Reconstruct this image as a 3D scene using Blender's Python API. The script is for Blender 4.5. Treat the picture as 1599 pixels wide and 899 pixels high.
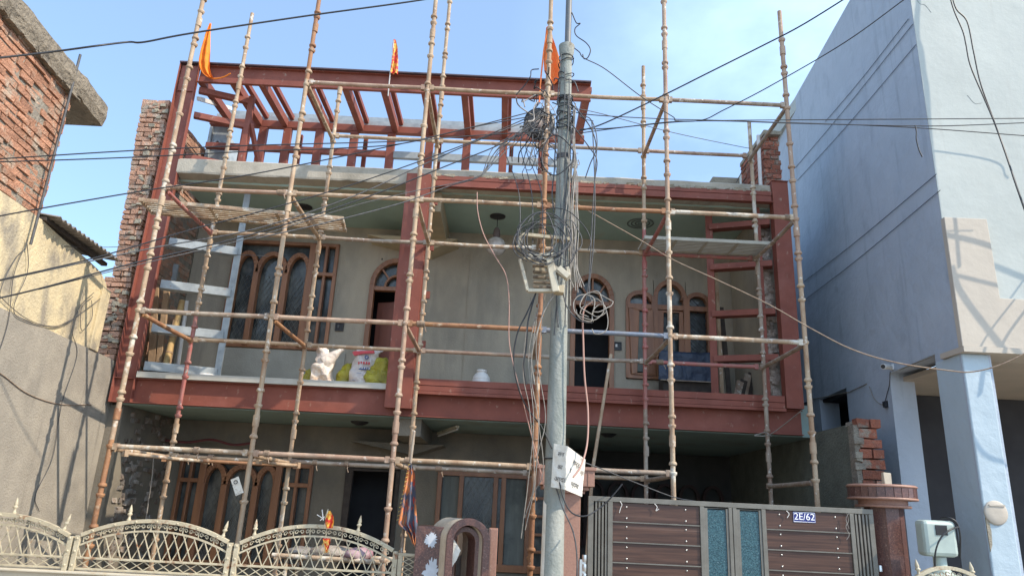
import bpy, math, random
from mathutils import Vector, Matrix, noise
random.seed(11)
S = bpy.context.scene
for o in list(bpy.data.objects): bpy.data.objects.remove(o)
COL = S.collection

# ------------------------------------------------------------ camera
FPX = 1111.0
TILT = math.atan(FPX/3600.0); ROLL = math.atan2(175, 3596)
R0 = Vector((1,0,0)); U0 = Vector((0,-math.sin(TILT),math.cos(TILT))); FW = Vector((0,math.cos(TILT),math.sin(TILT)))
RT = math.cos(ROLL)*R0 + math.sin(ROLL)*U0
UP = math.cos(ROLL)*U0 - math.sin(ROLL)*R0
CAM = Vector((0,0,1.7))
cd = bpy.data.cameras.new('camera'); cam = bpy.data.objects.new('camera', cd); COL.objects.link(cam)
m = Matrix((RT, UP, -FW)).transposed().to_4x4(); m.translation = CAM
cam.matrix_world = m
cd.sensor_width = 36.0; cd.lens = 36.0*FPX/1599.0; cd.clip_start = 0.05; cd.clip_end = 5000
S.camera = cam
def at(px, py, Y):
    d = FW + RT*((px-799.5)/FPX) - UP*((py-449.5)/FPX)
    return CAM + d*(Y/d.y)

# ------------------------------------------------------------ light
SUNDIR = Vector((-.97, .45, -.94)).normalized()      # the way the light travels
w = bpy.data.worlds.new('World'); S.world = w; w.use_nodes = True
nt = w.node_tree; nt.nodes.clear()
out = nt.nodes.new('ShaderNodeOutputWorld'); bg = nt.nodes.new('ShaderNodeBackground')
sky = nt.nodes.new('ShaderNodeTexSky'); sky.sky_type = 'NISHITA'; sky.sun_disc = False
sky.sun_elevation = math.asin(-SUNDIR.z); sky.sun_rotation = math.atan2(-SUNDIR.x, -SUNDIR.y)
sky.air_density = 1.0; sky.dust_density = 1.6; sky.ozone_density = 1.5; sky.altitude = 200
tc = nt.nodes.new('ShaderNodeTexCoord'); mp = nt.nodes.new('ShaderNodeMapping')
mp.inputs['Scale'].default_value = (1.0, 1.0, 1.9); mp.inputs['Location'].default_value = (0.35, 0.2, 0.1)
n1 = nt.nodes.new('ShaderNodeTexNoise'); n1.inputs['Scale'].default_value = 2.6; n1.inputs['Detail'].default_value = 7; n1.inputs['Roughness'].default_value = .55
cr = nt.nodes.new('ShaderNodeValToRGB'); cr.color_ramp.elements[0].position = .46; cr.color_ramp.elements[1].position = .74
sx = nt.nodes.new('ShaderNodeSeparateXYZ'); mr = nt.nodes.new('ShaderNodeMapRange')
mr.inputs['From Min'].default_value = -.02; mr.inputs['From Max'].default_value = .42
mul = nt.nodes.new('ShaderNodeMath'); mul.operation = 'MULTIPLY'; mul2 = nt.nodes.new('ShaderNodeMath'); mul2.operation='MULTIPLY'; mul2.inputs[1].default_value = .48
mix = nt.nodes.new('ShaderNodeMix'); mix.data_type = 'RGBA'
L = nt.links.new
L(tc.outputs['Generated'], mp.inputs['Vector']); L(mp.outputs[0], n1.inputs['Vector']); L(n1.outputs[0], cr.inputs[0])
L(tc.outputs['Generated'], sx.inputs[0]); L(sx.outputs[0], mr.inputs[0])
L(cr.outputs[0], mul.inputs[0]); L(mr.outputs[0], mul.inputs[1]); L(mul.outputs[0], mul2.inputs[0])
hz = nt.nodes.new('ShaderNodeMapRange'); hz.inputs['From Min'].default_value=-.38; hz.inputs['From Max'].default_value=.9; hz.inputs['To Min'].default_value=.18; hz.inputs['To Max'].default_value=.95
dy_=nt.nodes.new('ShaderNodeMath'); dy_.operation='MULTIPLY_ADD'; dy_.inputs[1].default_value=-.8; L(sx.outputs[1],dy_.inputs[0]); L(sx.outputs[0],dy_.inputs[2])  # haze thickens towards behind the camera, added to brighten the shaded sides
L(dy_.outputs[0], hz.inputs[0]); mx_=nt.nodes.new('ShaderNodeMath'); mx_.operation='MAXIMUM'
ad_=nt.nodes.new('ShaderNodeMath'); ad_.operation='ADD'; ad_.use_clamp=True
L(mul2.outputs[0], ad_.inputs[0]); L(hz.outputs[0], ad_.inputs[1]); L(ad_.outputs[0], mix.inputs[0])
hs = nt.nodes.new('ShaderNodeHueSaturation'); hs.inputs['Saturation'].default_value = 1.15; hs.inputs['Value'].default_value = 1.0
L(sky.outputs[0], hs.inputs['Color']); L(hs.outputs[0], mix.inputs[6]); mix.inputs[7].default_value = (5.2, 7.0, 9.3, 1)
L(mix.outputs[2], bg.inputs[0]); bg.inputs[1].default_value = .15; L(bg.outputs[0], out.inputs[0])
sd = bpy.data.lights.new('sun', 'SUN'); sd.energy = 3.1; sd.angle = math.radians(.5); sd.color = (1.0, .88, .72)
so = bpy.data.objects.new('sun', sd); COL.objects.link(so); so.rotation_euler = SUNDIR.to_track_quat('-Z', 'Y').to_euler(); so.location = (20, -10, 25)
S.view_settings.view_transform = 'Standard'; S.view_settings.look = 'None'; S.view_settings.gamma = 1
S.view_settings.exposure = .85; S.view_settings.use_curve_mapping = False
S.render.engine = 'CYCLES'

# ------------------------------------------------------------ materials
def M(name, c1, c2=None, scale=4, lo=.35, hi=.65, stretch=(1,1,1), rough=.8, bump=None, metal=0, spec=.5,
      c3=None, s3=1.2, lo3=.5, hi3=.7, st3=(1,1,1), island=0, transp=None, c4=None, s4=10, lo4=.6, hi4=.7, st4=(1,1,1)):
    ma = bpy.data.materials.new(name); ma.use_nodes = True
    n = ma.node_tree; b = n.nodes['Principled BSDF']; l = n.links.new
    b.inputs['Roughness'].default_value = rough; b.inputs['Metallic'].default_value = metal
    b.inputs['Specular IOR Level'].default_value = spec
    t = n.nodes.new('ShaderNodeTexCoord')
    def nz(sc, st, lo, hi, det=6):
        mp = n.nodes.new('ShaderNodeMapping'); mp.inputs['Scale'].default_value = st
        no = n.nodes.new('ShaderNodeTexNoise'); no.inputs['Scale'].default_value = sc; no.inputs['Detail'].default_value = det; no.inputs['Roughness'].default_value=.6
        r = n.nodes.new('ShaderNodeMapRange'); r.inputs['From Min'].default_value = lo; r.inputs['From Max'].default_value = hi
        l(t.outputs['Object'], mp.inputs[0]); l(mp.outputs[0], no.inputs['Vector']); l(no.outputs[0], r.inputs[0])
        return r.outputs[0], no.outputs[0]
    def mixc(f, a, bb):
        x = n.nodes.new('ShaderNodeMix'); x.data_type = 'RGBA'
        if hasattr(f, 'links'): l(f, x.inputs[0])
        else: x.inputs[0].default_value = f
        for i, v in ((6, a), (7, bb)):
            if hasattr(v, 'links'): l(v, x.inputs[i])
            else: x.inputs[i].default_value = (*v, 1)
        return x.outputs[2]
    cur = c1
    if c2: cur = mixc(nz(scale, stretch, lo, hi)[0], c1, c2)
    if c3: cur = mixc(nz(s3, st3, lo3, hi3)[0], cur, c3)
    if c4: cur = mixc(nz(s4, st4, lo4, hi4)[0], cur, c4)
    if island:
        g = n.nodes.new('ShaderNodeNewGeometry'); mrr = n.nodes.new('ShaderNodeMapRange')
        mrr.inputs['To Min'].default_value = 1-island; mrr.inputs['To Max'].default_value = 1+island
        h = n.nodes.new('ShaderNodeHueSaturation')
        l(g.outputs['Random Per Island'], mrr.inputs[0]); l(mrr.outputs[0], h.inputs['Value'])
        if hasattr(cur, 'links'): l(cur, h.inputs['Color'])
        else: h.inputs['Color'].default_value = (*cur, 1)
        cur = h.outputs[0]
    if hasattr(cur, 'links'): l(cur, b.inputs['Base Color'])
    else: b.inputs['Base Color'].default_value = (*cur, 1)
    if bump:
        bs, bd = bump[0], bump[1]
        _, f = nz(bs, (1,1,1), 0, 1, 8)
        bp = n.nodes.new('ShaderNodeBump'); bp.inputs['Strength'].default_value = 1; bp.inputs['Distance'].default_value = bd
        l(f, bp.inputs['Height']); l(bp.outputs[0], b.inputs['Normal'])
    if transp: b.inputs['Transmission Weight'].default_value = transp
    return ma

red = M('red_oxide_paint', (.255,.083,.058), (.20,.066,.048), 3, .35,.65, rough=.6, spec=.22, bump=(6,.004), c3=(.29,.115,.09), s3=1.7, lo3=.55, hi3=.8, c4=(.36,.25,.19), s4=13, lo4=.62, hi4=.74, st4=(1,1,.6))
primer = M('grey_primer', (.34,.37,.38), (.24,.265,.28), 7, .4,.65, rough=.6, bump=(9,.003), c3=(.30,.22,.18), s3=11, lo3=.66, hi3=.72)
cement = M('raw_cement', (.36,.31,.23), (.28,.245,.185), 5, rough=.95, bump=(25,.02), c3=(.22,.20,.16), s3=1.6, lo3=.5, hi3=.75)
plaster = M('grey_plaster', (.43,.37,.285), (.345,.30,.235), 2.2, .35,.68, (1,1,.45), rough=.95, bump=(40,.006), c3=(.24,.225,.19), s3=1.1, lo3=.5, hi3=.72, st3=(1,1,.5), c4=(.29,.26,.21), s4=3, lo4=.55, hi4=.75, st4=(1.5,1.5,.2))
plaster_lower = M('darker_plaster', (.225,.195,.15), (.155,.135,.105), 2.4, .35,.68, (1,1,.45), rough=.95, bump=(40,.006), c3=(.12,.115,.10), s3=1.1, lo3=.5, hi3=.72)  # darker tone of the upper plaster, for the lower storey
ceil = M('ceiling_paint', (.40,.53,.47), (.35,.47,.42), 2, rough=.85, bump=(3,.01), c3=(.40,.38,.29), s3=1.3, lo3=.6, hi3=.8)
creamp = M('cream_beam_paint', (.52,.42,.27), (.42,.35,.24), 4, rough=.85)
leftcement = M('left_wall_cement', (.37,.33,.27), (.295,.265,.22), 3.5, .35,.65, rough=.95, bump=(45,.012), c3=(.22,.20,.17), s3=1.2, lo3=.5, hi3=.72, c4=(.24,.215,.18), s4=2.5, lo4=.58, hi4=.7, st4=(2,2,.25))
leftcream = M('left_wall_cream', (.66,.54,.33), (.50,.42,.28), 3, .4,.65, rough=.9, bump=(30,.015), c3=(.30,.26,.20), s3=2.6, lo3=.52, hi3=.66, st3=(1,1,.6))
brick = M('weathered_brick', (.50,.25,.15), (.40,.20,.125), 16, .35,.65, rough=.95, bump=(45,.03), c3=(.46,.36,.27), s3=5, lo3=.52, hi3=.66, island=.22)
dustybrick = M('dusty_brick', (.48,.27,.18), (.38,.21,.14), 14, .35,.65, rough=.95, bump=(45,.03), c3=(.40,.33,.26), s3=4, lo3=.50, hi3=.66, island=.22)
oldslab = M('old_slab_concrete', (.30,.25,.185), (.215,.18,.135), 7, rough=1, bump=(18,.06), c3=(.14,.12,.095), s3=6, lo3=.56, hi3=.68)
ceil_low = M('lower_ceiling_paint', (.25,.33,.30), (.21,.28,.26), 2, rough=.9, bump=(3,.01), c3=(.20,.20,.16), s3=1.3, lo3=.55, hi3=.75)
slabrender = M('slab_edge_render', (.46,.41,.33), (.37,.33,.265), 3.5, rough=.95, bump=(40,.006), c3=(.27,.24,.19), s3=2.2, lo3=.52, hi3=.72)
ceiledge = M('ceiling_edge_render', (.46,.40,.29), (.34,.36,.29), 3.2, .42,.58, rough=.95, bump=(20,.02))
brickred = M('bright_brick', (.38,.13,.075), (.28,.11,.075), 16, rough=.95, bump=(45,.03), c3=(.30,.25,.20), s3=6, lo3=.54, hi3=.66, island=.3)
mortar = M('mortar', (.33,.29,.23), (.22,.19,.155), 12, rough=1, bump=(30,.03))
bluewall = M('blue_side_paint', (.43,.48,.545), (.385,.435,.50), 1.6, .35,.65, rough=.8, bump=(5,.018), c3=(.335,.38,.44), s3=3.5, lo3=.55, hi3=.75, st3=(1,1,.6), c4=(.33,.375,.43), s4=5, lo4=.56, hi4=.72, st4=(1.6,1.6,.12))
bluecol = M('blue_column_paint', (.42,.50,.55), (.38,.46,.51), 2, rough=.8, bump=(5,.015))
whitewall = M('pale_front_paint', (.47,.495,.465), (.42,.445,.42), 1.4, rough=.85, bump=(7,.006), c3=(.42,.44,.42), s3=3, lo3=.55, hi3=.8, c4=(.40,.41,.38), s4=4, lo4=.58, hi4=.75, st4=(1.6,1.6,.12))
creamclad = M('cream_cladding', (.49,.43,.355), (.44,.385,.32), 2, rough=.7, bump=(12,.004), c3=(.42,.36,.29), s3=2.3, lo3=.58, hi3=.8)
beigeceil = M('porch_beige', (.45,.38,.31), (.38,.33,.27), 2, rough=.9)
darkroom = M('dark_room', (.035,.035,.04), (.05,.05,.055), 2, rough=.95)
wood = M('varnished_wood', (.34,.15,.07), (.23,.10,.048), 9, .35,.65, (1,1,.12), rough=.42, bump=(18,.003))
doorwood = M('red_brown_door', (.22,.075,.05), (.17,.06,.042), 6, .35,.65, (1,1,.12), rough=.5)
glass = M('mottled_window_glass', (.13,.14,.13), (.045,.052,.052), 6, .38,.62, (1,1,.3), rough=.14, bump=(30,.002), c3=(.22,.22,.195), s3=3, lo3=.55, hi3=.75, st3=(1,1,.5), c4=(.03,.035,.035), s4=2, lo4=.5, hi4=.65)  # pale and dark patches paint uneven reflections into the opaque pane
curtain = M('net_curtain', (.20,.21,.19), (.13,.14,.125), 12, .35,.65, (1,1,.1), rough=.9, c3=(.08,.09,.085), s3=2, lo3=.5, hi3=.7)
wire_m = M('black_cable', (.018,.018,.02), rough=.45)
wire_g = M('grey_cable', (.10,.10,.10), (.05,.05,.055), 20, rough=.6)
wire_w = M('white_cable', (.32,.29,.25), (.18,.16,.14), 20, rough=.6)
wire_p = M('pink_cable', (.42,.24,.19), rough=.6)
rope_m = M('jute_twine', (.36,.27,.19), (.22,.15,.11), 30, rough=.9)
concrete_pole = M('pole_concrete', (.33,.335,.30), (.20,.22,.20), 6, .38,.62, (1,1,.35), rough=.85, bump=(40,.01), c3=(.20,.165,.12), s3=7, lo3=.62, hi3=.72, st3=(1,1,.3))
poleiron = M('pole_pipe', (.11,.12,.13), (.15,.14,.13), 12, rough=.5)
granite = M('brown_granite', (.135,.065,.052), (.08,.04,.035), 70, .42,.58, rough=.3, c3=(.27,.18,.145), s3=60, lo3=.60, hi3=.68)
granite_light = M('terracotta_stone', (.36,.195,.14), (.28,.15,.11), 50, rough=.5, c3=(.42,.30,.23), s3=60, lo3=.62, hi3=.7)
gateframe = M('gate_steel', (.17,.16,.135), (.13,.12,.10), 8, rough=.42, bump=(20,.001))
laminate = M('dark_laminate', (.105,.056,.040), (.055,.031,.025), 14, .35,.62, (.12,1,3.2), rough=.32, c3=(.15,.09,.07), s3=5, lo3=.55, hi3=.75, st3=(.1,1,5), spec=.3)
pebble = M('pebbled_teal_glass', (.014,.050,.065), (.045,.115,.135), 70, .4,.62, rough=.15, bump=(80,.006), c3=(.30,.42,.44), s3=110, lo3=.64, hi3=.7)
steel = M('bright_steel', (.6,.6,.58), rough=.3, metal=.9)
fencepaint = M('cream_iron_paint', (.53,.47,.34), (.43,.37,.26), 12, rough=.6, bump=(50,.003), c3=(.26,.12,.06), s3=8, lo3=.58, hi3=.68)
fencewhite = M('wall_white_paint', (.55,.50,.40), (.45,.41,.33), 3, rough=.85, c3=(.42,.30,.17), s3=5, lo3=.6, hi3=.75)
pl_white = M('white_plastic', (.68,.67,.64), (.60,.58,.55), 8, rough=.5)
tarp_m = M('navy_tarp', (.035,.055,.10), (.02,.032,.06), 6, rough=.4, bump=(8,.03))
orange_m = M('saffron_cloth', (.85,.24,.01), (.75,.17,.008), 6, rough=.8)
paleorange = M('faded_saffron_cloth', (.80,.22,.05), (.70,.17,.04), 5, rough=.8)
redcloth = M('red_gold_cloth', (.62,.03,.015), (.80,.45,.06), 22, .48,.56, rough=.6)
printcloth = M('printed_orange_cloth', (.58,.20,.07), (.10,.11,.15), 7, .47,.53, (1.4,1,1), rough=.8, c3=(.52,.06,.03), s3=9, lo3=.58, hi3=.62)
goldm = M('gold_fringe', (.70,.50,.12), (.55,.36,.08), 30, rough=.5)
sackwhite = M('woven_white_sack', (.66,.62,.58), (.48,.42,.40), 8, rough=.6, bump=(6,.05))
sackpeach = M('white_peach_bag', (.74,.64,.55), (.62,.36,.17), 3.6, .54,.66, (1,1,.8), rough=.55, bump=(5,.06), c3=(.44,.37,.33), s3=6, lo3=.52, hi3=.68, st3=(1,1,.5))
sackyellow = M('yellow_green_sack', (.42,.37,.035), (.26,.23,.025), 5, rough=.32, bump=(5.5,.08), c3=(.16,.13,.02), s3=9, lo3=.62, hi3=.7)
inkred = M('red_print', (.55,.07,.08), rough=.7)
inkblue = M('blue_print', (.03,.08,.25), rough=.7)
plateblue = M('blue_number_plate', (.012,.02,.16), rough=.35)
letter = M('white_lettering', (.85,.85,.88), rough=.5)
ink = M('black_ink', (.10,.09,.085), rough=.8)
paper = M('worn_white_paper', (.74,.71,.64), (.62,.57,.48), 6, rough=.7, bump=(10,.02), c3=(.30,.26,.22), s3=7, lo3=.6, hi3=.66)
meterm = M('pale_green_metal', (.40,.47,.42), (.34,.40,.37), 6, rough=.4)
creambox = M('dirty_cream_plastic', (.56,.50,.38), (.42,.37,.28), 9, rough=.6, c3=(.22,.18,.13), s3=9, lo3=.6, hi3=.68)
corr = M('corrugated_sheet', (.20,.17,.14), (.13,.11,.09), 6, rough=.7)
peelw = M('peeling_white_paint', (.50,.53,.58), (.44,.46,.5), 14, rough=.7)
globe_m = M('globe_glass', (.62,.57,.52), (.40,.35,.31), 14, rough=.15)
dustywood = M('weathered_timber', (.36,.24,.14), (.26,.17,.10), 10, .35,.65, (1,1,.15), rough=.85, bump=(20,.01))
darkplank = M('dark_timber', (.07,.055,.045), (.045,.035,.03), 10, rough=.9)
groundm = M('street_concrete', (.36,.31,.24), (.30,.26,.20), 2, rough=.95, bump=(20,.02))
asphalt = M('dusty_concrete_road', (.33,.29,.23), (.27,.235,.185), 5, rough=.95, bump=(60,.01))
tubes = {
 'tan':   M('dusty_tube', (.45,.335,.225), (.30,.185,.11), 6, .38,.66, (1,1,.5), rough=.75, bump=(30,.006), c3=(.62,.56,.48), s3=14, lo3=.6, hi3=.66),
 'rust':  M('rusty_tube', (.35,.18,.085), (.24,.11,.06), 6, .38,.66, (1,1,.5), rough=.75, bump=(30,.006), c3=(.52,.40,.28), s3=10, lo3=.58, hi3=.68),
 'pink':  M('pinkish_tube', (.42,.30,.215), (.30,.18,.125), 6, .38,.66, (1,1,.5), rough=.75, bump=(30,.006), c3=(.58,.52,.45), s3=14, lo3=.6, hi3=.68),
 'grey':  M('grey_tube', (.36,.30,.235), (.23,.15,.105), 6, .38,.66, (1,1,.5), rough=.7, bump=(30,.006), c3=(.56,.53,.47), s3=16, lo3=.6, hi3=.66),
 'pale':  M('whitewashed_tube', (.44,.34,.235), (.33,.22,.145), 7, .42,.62, (1,1,.4), rough=.85, bump=(30,.008), c3=(.56,.51,.43), s3=7, lo3=.52, hi3=.60),
 'red':   M('red_painted_tube', (.36,.11,.095), (.30,.15,.12), 9, .38,.66, (1,1,.5), rough=.65, bump=(30,.006), c3=(.45,.38,.32), s3=14, lo3=.6, hi3=.66),
 'blue':  M('blue_painted_tube', (.14,.18,.25), (.20,.19,.19), 8, .42,.66, (.5,1,1), rough=.55, bump=(30,.006), c3=(.40,.36,.32), s3=12, lo3=.62, hi3=.68),
}
# ------------------------------------------------------------ mesh helpers
class MB:
    def __init__(s): s.v=[]; s.f=[]; s.sm=[]
    def add(s, vs, fs, smooth=False):
        k=len(s.v); s.v += [tuple(v) for v in vs]; s.f += [tuple(i+k for i in f) for f in fs]; s.sm += [smooth]*len(fs)
    def box(s, x0,x1,y0,y1,z0,z1, j=0):
        r=lambda: random.uniform(-j,j) if j else 0
        vs=[(x+r(),y+r(),z+r()) for z in (min(z0,z1),max(z0,z1)) for (x,y) in ((min(x0,x1),min(y0,y1)),(max(x0,x1),min(y0,y1)),(max(x0,x1),max(y0,y1)),(min(x0,x1),max(y0,y1)))]
        s.add(vs, [(3,2,1,0),(4,5,6,7),(0,1,5,4),(1,2,6,5),(2,3,7,6),(3,0,4,7)])
        return s
    def beam(s, a, b, w, h, up=(0,0,1)):
        a=Vector(a); b=Vector(b); d=(b-a).normalized(); u=Vector(up)
        if abs(d.dot(u))>.95: u=Vector((0,1,0))
        r=d.cross(u).normalized(); u=r.cross(d).normalized()
        vs=[]
        for p in (a,b):
            for sx,sz in ((-1,-1),(1,-1),(1,1),(-1,1)): vs.append(p+r*(w/2*sx)+u*(h/2*sz))
        s.add(vs, [(0,1,2,3),(7,6,5,4),(0,4,5,1),(1,5,6,2),(2,6,7,3),(3,7,4,0)])
        return s
    def tube(s, pts, r, n=8, caps=True):
        pts=[Vector(p) for p in pts]; rr = r if isinstance(r,(list,tuple)) else [r]*len(pts)
        d0=(pts[1]-pts[0]).normalized(); u=Vector((0,0,1)) if abs(d0.z)<.9 else Vector((0,1,0))
        a=d0.cross(u).normalized(); vs=[]; fs=[]
        for i,p in enumerate(pts):
            d=(pts[min(i+1,len(pts)-1)]-pts[max(i-1,0)])
            d = d.normalized() if d.length>1e-9 else d0
            a=(a-d*a.dot(d)); a = a.normalized() if a.length>1e-6 else d.orthogonal().normalized()
            b=d.cross(a)
            for k in range(n):
                t=2*math.pi*k/n; vs.append(p+(a*math.cos(t)+b*math.sin(t))*rr[i])
        for i in range(len(pts)-1):
            for k in range(n):
                k2=(k+1)%n; fs.append((i*n+k,i*n+k2,(i+1)*n+k2,(i+1)*n+k))
        s.add(vs,fs,True)
        if caps:
            c=len(pts)-1
            s.add(vs[:n],[tuple(range(n-1,-1,-1))]); s.add(vs[c*n:],[tuple(range(n))])
        return s
    def lathe(s, c, prof, n=20, axis='z'):           # prof: (radius, height)
        vs=[];fs=[]; c=Vector(c)
        for (r,h) in prof:
            for k in range(n):
                t=2*math.pi*k/n
                p=Vector((r*math.cos(t),r*math.sin(t),h))
                if axis=='y': p=Vector((p.x,p.z,p.y))
                vs.append(c+p)
        for i in range(len(prof)-1):
            for k in range(n):
                k2=(k+1)%n; fs.append((i*n+k,i*n+k2,(i+1)*n+k2,(i+1)*n+k))
        s.add(vs,fs,True); s.add(vs[:n],[tuple(range(n-1,-1,-1))]); s.add(vs[-n:],[tuple(range(n))])
        return s
    def prism(s, poly, y0, y1):                        # poly in (x,z), extruded along y
        n=len(poly); vs=[(x,y0,z) for x,z in poly]+[(x,y1,z) for x,z in poly]
        s.add(vs,[tuple(range(n)),tuple(range(2*n-1,n-1,-1))]+[(i,i+n,(i+1)%n+n,(i+1)%n) for i in range(n)])
        return s
    def band(s, path, w, y0, y1, closed=False):        # flat strip of width w along an (x,z) path
        P=[Vector((x,0,z)) for x,z in path]; n=len(P); L_=[];R_=[]
        for i in range(n):
            if closed: d=P[(i+1)%n]-P[i-1]; a=P[(i+1)%n]-P[i]
            else: d=P[min(i+1,n-1)]-P[max(i-1,0)]; a=P[i+1]-P[i] if i<n-1 else P[i]-P[i-1]
            d.normalize(); a.normalize(); q=Vector((-d.z,0,d.x)); k=w/2/max(.5,abs(d.dot(a)))
            L_.append(P[i]+q*k); R_.append(P[i]-q*k)
        rng=range(n if closed else n-1)
        for i in rng:
            j=(i+1)%n; q=[L_[i],L_[j],R_[j],R_[i]]
            vs=[(p.x,y0,p.z) for p in q]+[(p.x,y1,p.z) for p in q]
            s.add(vs,[(0,1,2,3),(7,6,5,4),(0,4,5,1),(1,5,6,2),(2,6,7,3),(3,7,4,0)])
        return s
    def loft(s, rings, n=22, pw=2.6, jit=0, seed=0):   # rings: (cx,cy,z,rx,ry)
        vs=[];fs=[]
        for ri,(cx,cy,z,rx,ry) in enumerate(rings):
            for k in range(n):
                t=2*math.pi*k/n; c,d=math.cos(t),math.sin(t)
                x=math.copysign(abs(c)**(2/pw),c)*rx; y=math.copysign(abs(d)**(2/pw),d)*ry
                p=Vector((cx+x,cy+y,z))
                if jit: p += Vector((noise.noise(p*9+Vector((seed,0,0))),noise.noise(p*9+Vector((0,seed,5))),noise.noise(p*11+Vector((9,0,seed)))*.7))*jit
                vs.append(p)
        for i in range(len(rings)-1):
            for k in range(n):
                k2=(k+1)%n; fs.append((i*n+k,i*n+k2,(i+1)*n+k2,(i+1)*n+k))
        s.add(vs,fs,True); s.add(vs[:n],[tuple(range(n-1,-1,-1))]); s.add(vs[-n:],[tuple(range(n))],True)
        return s
    def wall(s, x0,x1,z0,z1,y0,y1, holes):             # a wall with rectangular openings (xa,xb,za,zb)
        xs=sorted({x0,x1,*[min(max(h[i],x0),x1) for h in holes for i in (0,1)]}); zs=sorted({z0,z1,*[min(max(h[i],z0),z1) for h in holes for i in (2,3)]})
        nx,nz=len(xs)-1,len(zs)-1
        solid=[[not any(h[0]<=(xs[i]+xs[i+1])/2<=h[1] and h[2]<=(zs[k]+zs[k+1])/2<=h[3] for h in holes) for k in range(nz)] for i in range(nx)]
        for i in range(nx):
            for k in range(nz):
                if not solid[i][k]: continue
                a,b,c,d=xs[i],xs[i+1],zs[k],zs[k+1]
                s.add([(a,y0,c),(b,y0,c),(b,y0,d),(a,y0,d)],[(0,1,2,3)]); s.add([(a,y1,c),(b,y1,c),(b,y1,d),(a,y1,d)],[(3,2,1,0)])
                if i==0 or not solid[i-1][k]: s.add([(a,y0,c),(a,y1,c),(a,y1,d),(a,y0,d)],[(3,2,1,0)])
                if i==nx-1 or not solid[i+1][k]: s.add([(b,y0,c),(b,y1,c),(b,y1,d),(b,y0,d)],[(0,1,2,3)])
                if k==0 or not solid[i][k-1]: s.add([(a,y0,c),(b,y0,c),(b,y1,c),(a,y1,c)],[(3,2,1,0)])
                if k==nz-1 or not solid[i][k+1]: s.add([(a,y0,d),(b,y0,d),(b,y1,d),(a,y1,d)],[(0,1,2,3)])
        return s
    def map(s, fn): s.v=[tuple(fn(Vector(v))) for v in s.v]; return s
    def build(s, name, mat, parent=None, bevel=0):
        me=bpy.data.meshes.new(name); me.from_pydata(s.v,[],s.f); me.update()
        me.materials.append(mat)
        me.polygons.foreach_set('use_smooth', s.sm)
        o=bpy.data.objects.new(name,me); COL.objects.link(o)
        if parent:
            o.parent=parent; b=Vector((0,0,0)); q=parent
            while q: b+=q.location if q.type=='EMPTY' else Vector((0,0,0)); q=q.parent
            if parent.type=='EMPTY': o.location=-b
        if bevel:
            md=o.modifiers.new('bevel','BEVEL'); md.width=bevel; md.segments=2; md.limit_method='ANGLE'
        return o

def tag(o, label, cat, group=None, kind=None):
    if label: o['label']=label
    if cat: o['category']=cat
    if group: o['group']=group
    if kind: o['kind']=kind
    return o
def thing(name, loc, label, cat, group=None):
    o=bpy.data.objects.new(name,None); COL.objects.link(o); o.location=loc; o.empty_display_size=.1
    return tag(o,label,cat,group)
def struct(o): o['kind']='structure'; return o

def smooth_path(pts, k=8):
    P=[Vector(p) for p in pts]
    if len(P)<3: return [P[0].lerp(P[1],i/k) for i in range(k+1)]
    P=[P[0]*2-P[1]]+P+[P[-1]*2-P[-2]]; o=[]
    for i in range(1,len(P)-2):
        a,b,c,d=P[i-1:i+3]
        for j in range(k):
            t=j/k; o.append(.5*((2*b)+(c-a)*t+(2*a-5*b+4*c-d)*t*t+(3*b-a-3*c+d)*t**3))
    o.append(P[-2]); return o

def bricks(mb, u0,u1,z0,z1, fn, l=.23,h=.078,mo=.014,depth=.09,jit=.006, proud=.012, miss=0, ragged=0):
    """rows of single bricks; fn(u, n, z) gives the world point, n is the distance out of the wall"""
    z=z0; row=0
    while z<z1-h*.5:
        u=u0-(l*.5 if row%2 else 0)-random.uniform(0,.03)
        end=u1-(random.uniform(0,ragged) if ragged else 0)
        while u<end-.03:
            a=max(u,u0); b=min(u+l-mo+random.uniform(-.01,.01),end)
            if b-a>.03 and random.random()>miss:
                p=random.uniform(-proud,proud); j=lambda: random.uniform(-jit,jit)
                zz=random.uniform(-.004,.004)
                co=[(uu+j(),nn+j(),c+zz+j()) for c in (z,z+h-mo) for (uu,nn) in ((a,p),(b,p),(b,-depth),(a,-depth))]
                mb.add([fn(*c) for c in co],[(3,2,1,0),(4,5,6,7),(0,1,5,4),(1,2,6,5),(2,3,7,6),(3,0,4,7)])
            u+=l
        z+=h; row+=1
    return mb
# ------------------------------------------------------------ ground
struct(MB().box(-300,300,-300,300,-.3,0).build('ground', groundm))
struct(MB().box(-60,60,-3.5,5.6,.0,.006).build('road', asphalt))
struct(MB().box(-5.1,4.2,7.2,11.0,.0,.12).build('courtyard_floor', cement))

# ------------------------------------------------------------ left neighbour house
LX=-4.2825
def lw(p): return Vector((p.x+LX-.105*p.y, p.y, p.z))
lh=thing('brick_house',(-5,9,0),'unfinished brick and cream plastered house on the left with a projecting concrete roof slab','house')
mb=MB().wall(-.35,0,0,0.01,0,1,[]) ; mb=MB()
mb.box(-.4,0,1.5,9.62,0,3.34); mb.map(lw).build('cement_wall', leftcement, lh)
mb=MB()                                                        # cream upper wall with an uneven top
top=[(1.5,4.32),(4.5,4.34),(7.1,4.40),(7.6,4.36),(8.3,4.33),(8.62,4.30),(8.8,4.22),(8.9,4.12),(8.93,3.34),(1.5,3.30)]
vs=[(x,y,z) for x in (-.38,-.015) for (y,z) in top]; n=len(top)
mb.add(vs,[tuple(range(n)),tuple(range(2*n-1,n-1,-1))]+[(i+1 if i+1<n else 0,i,i+n,(i+1)%n+n) for i in range(n)])
mb.map(lw).build('cream_wall', leftcream, lh)
mb=MB().box(-.03,.02,8.70,8.93,3.34,4.14).map(lw); mb.build('corner_plaster', leftcream, lh, .008)
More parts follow.
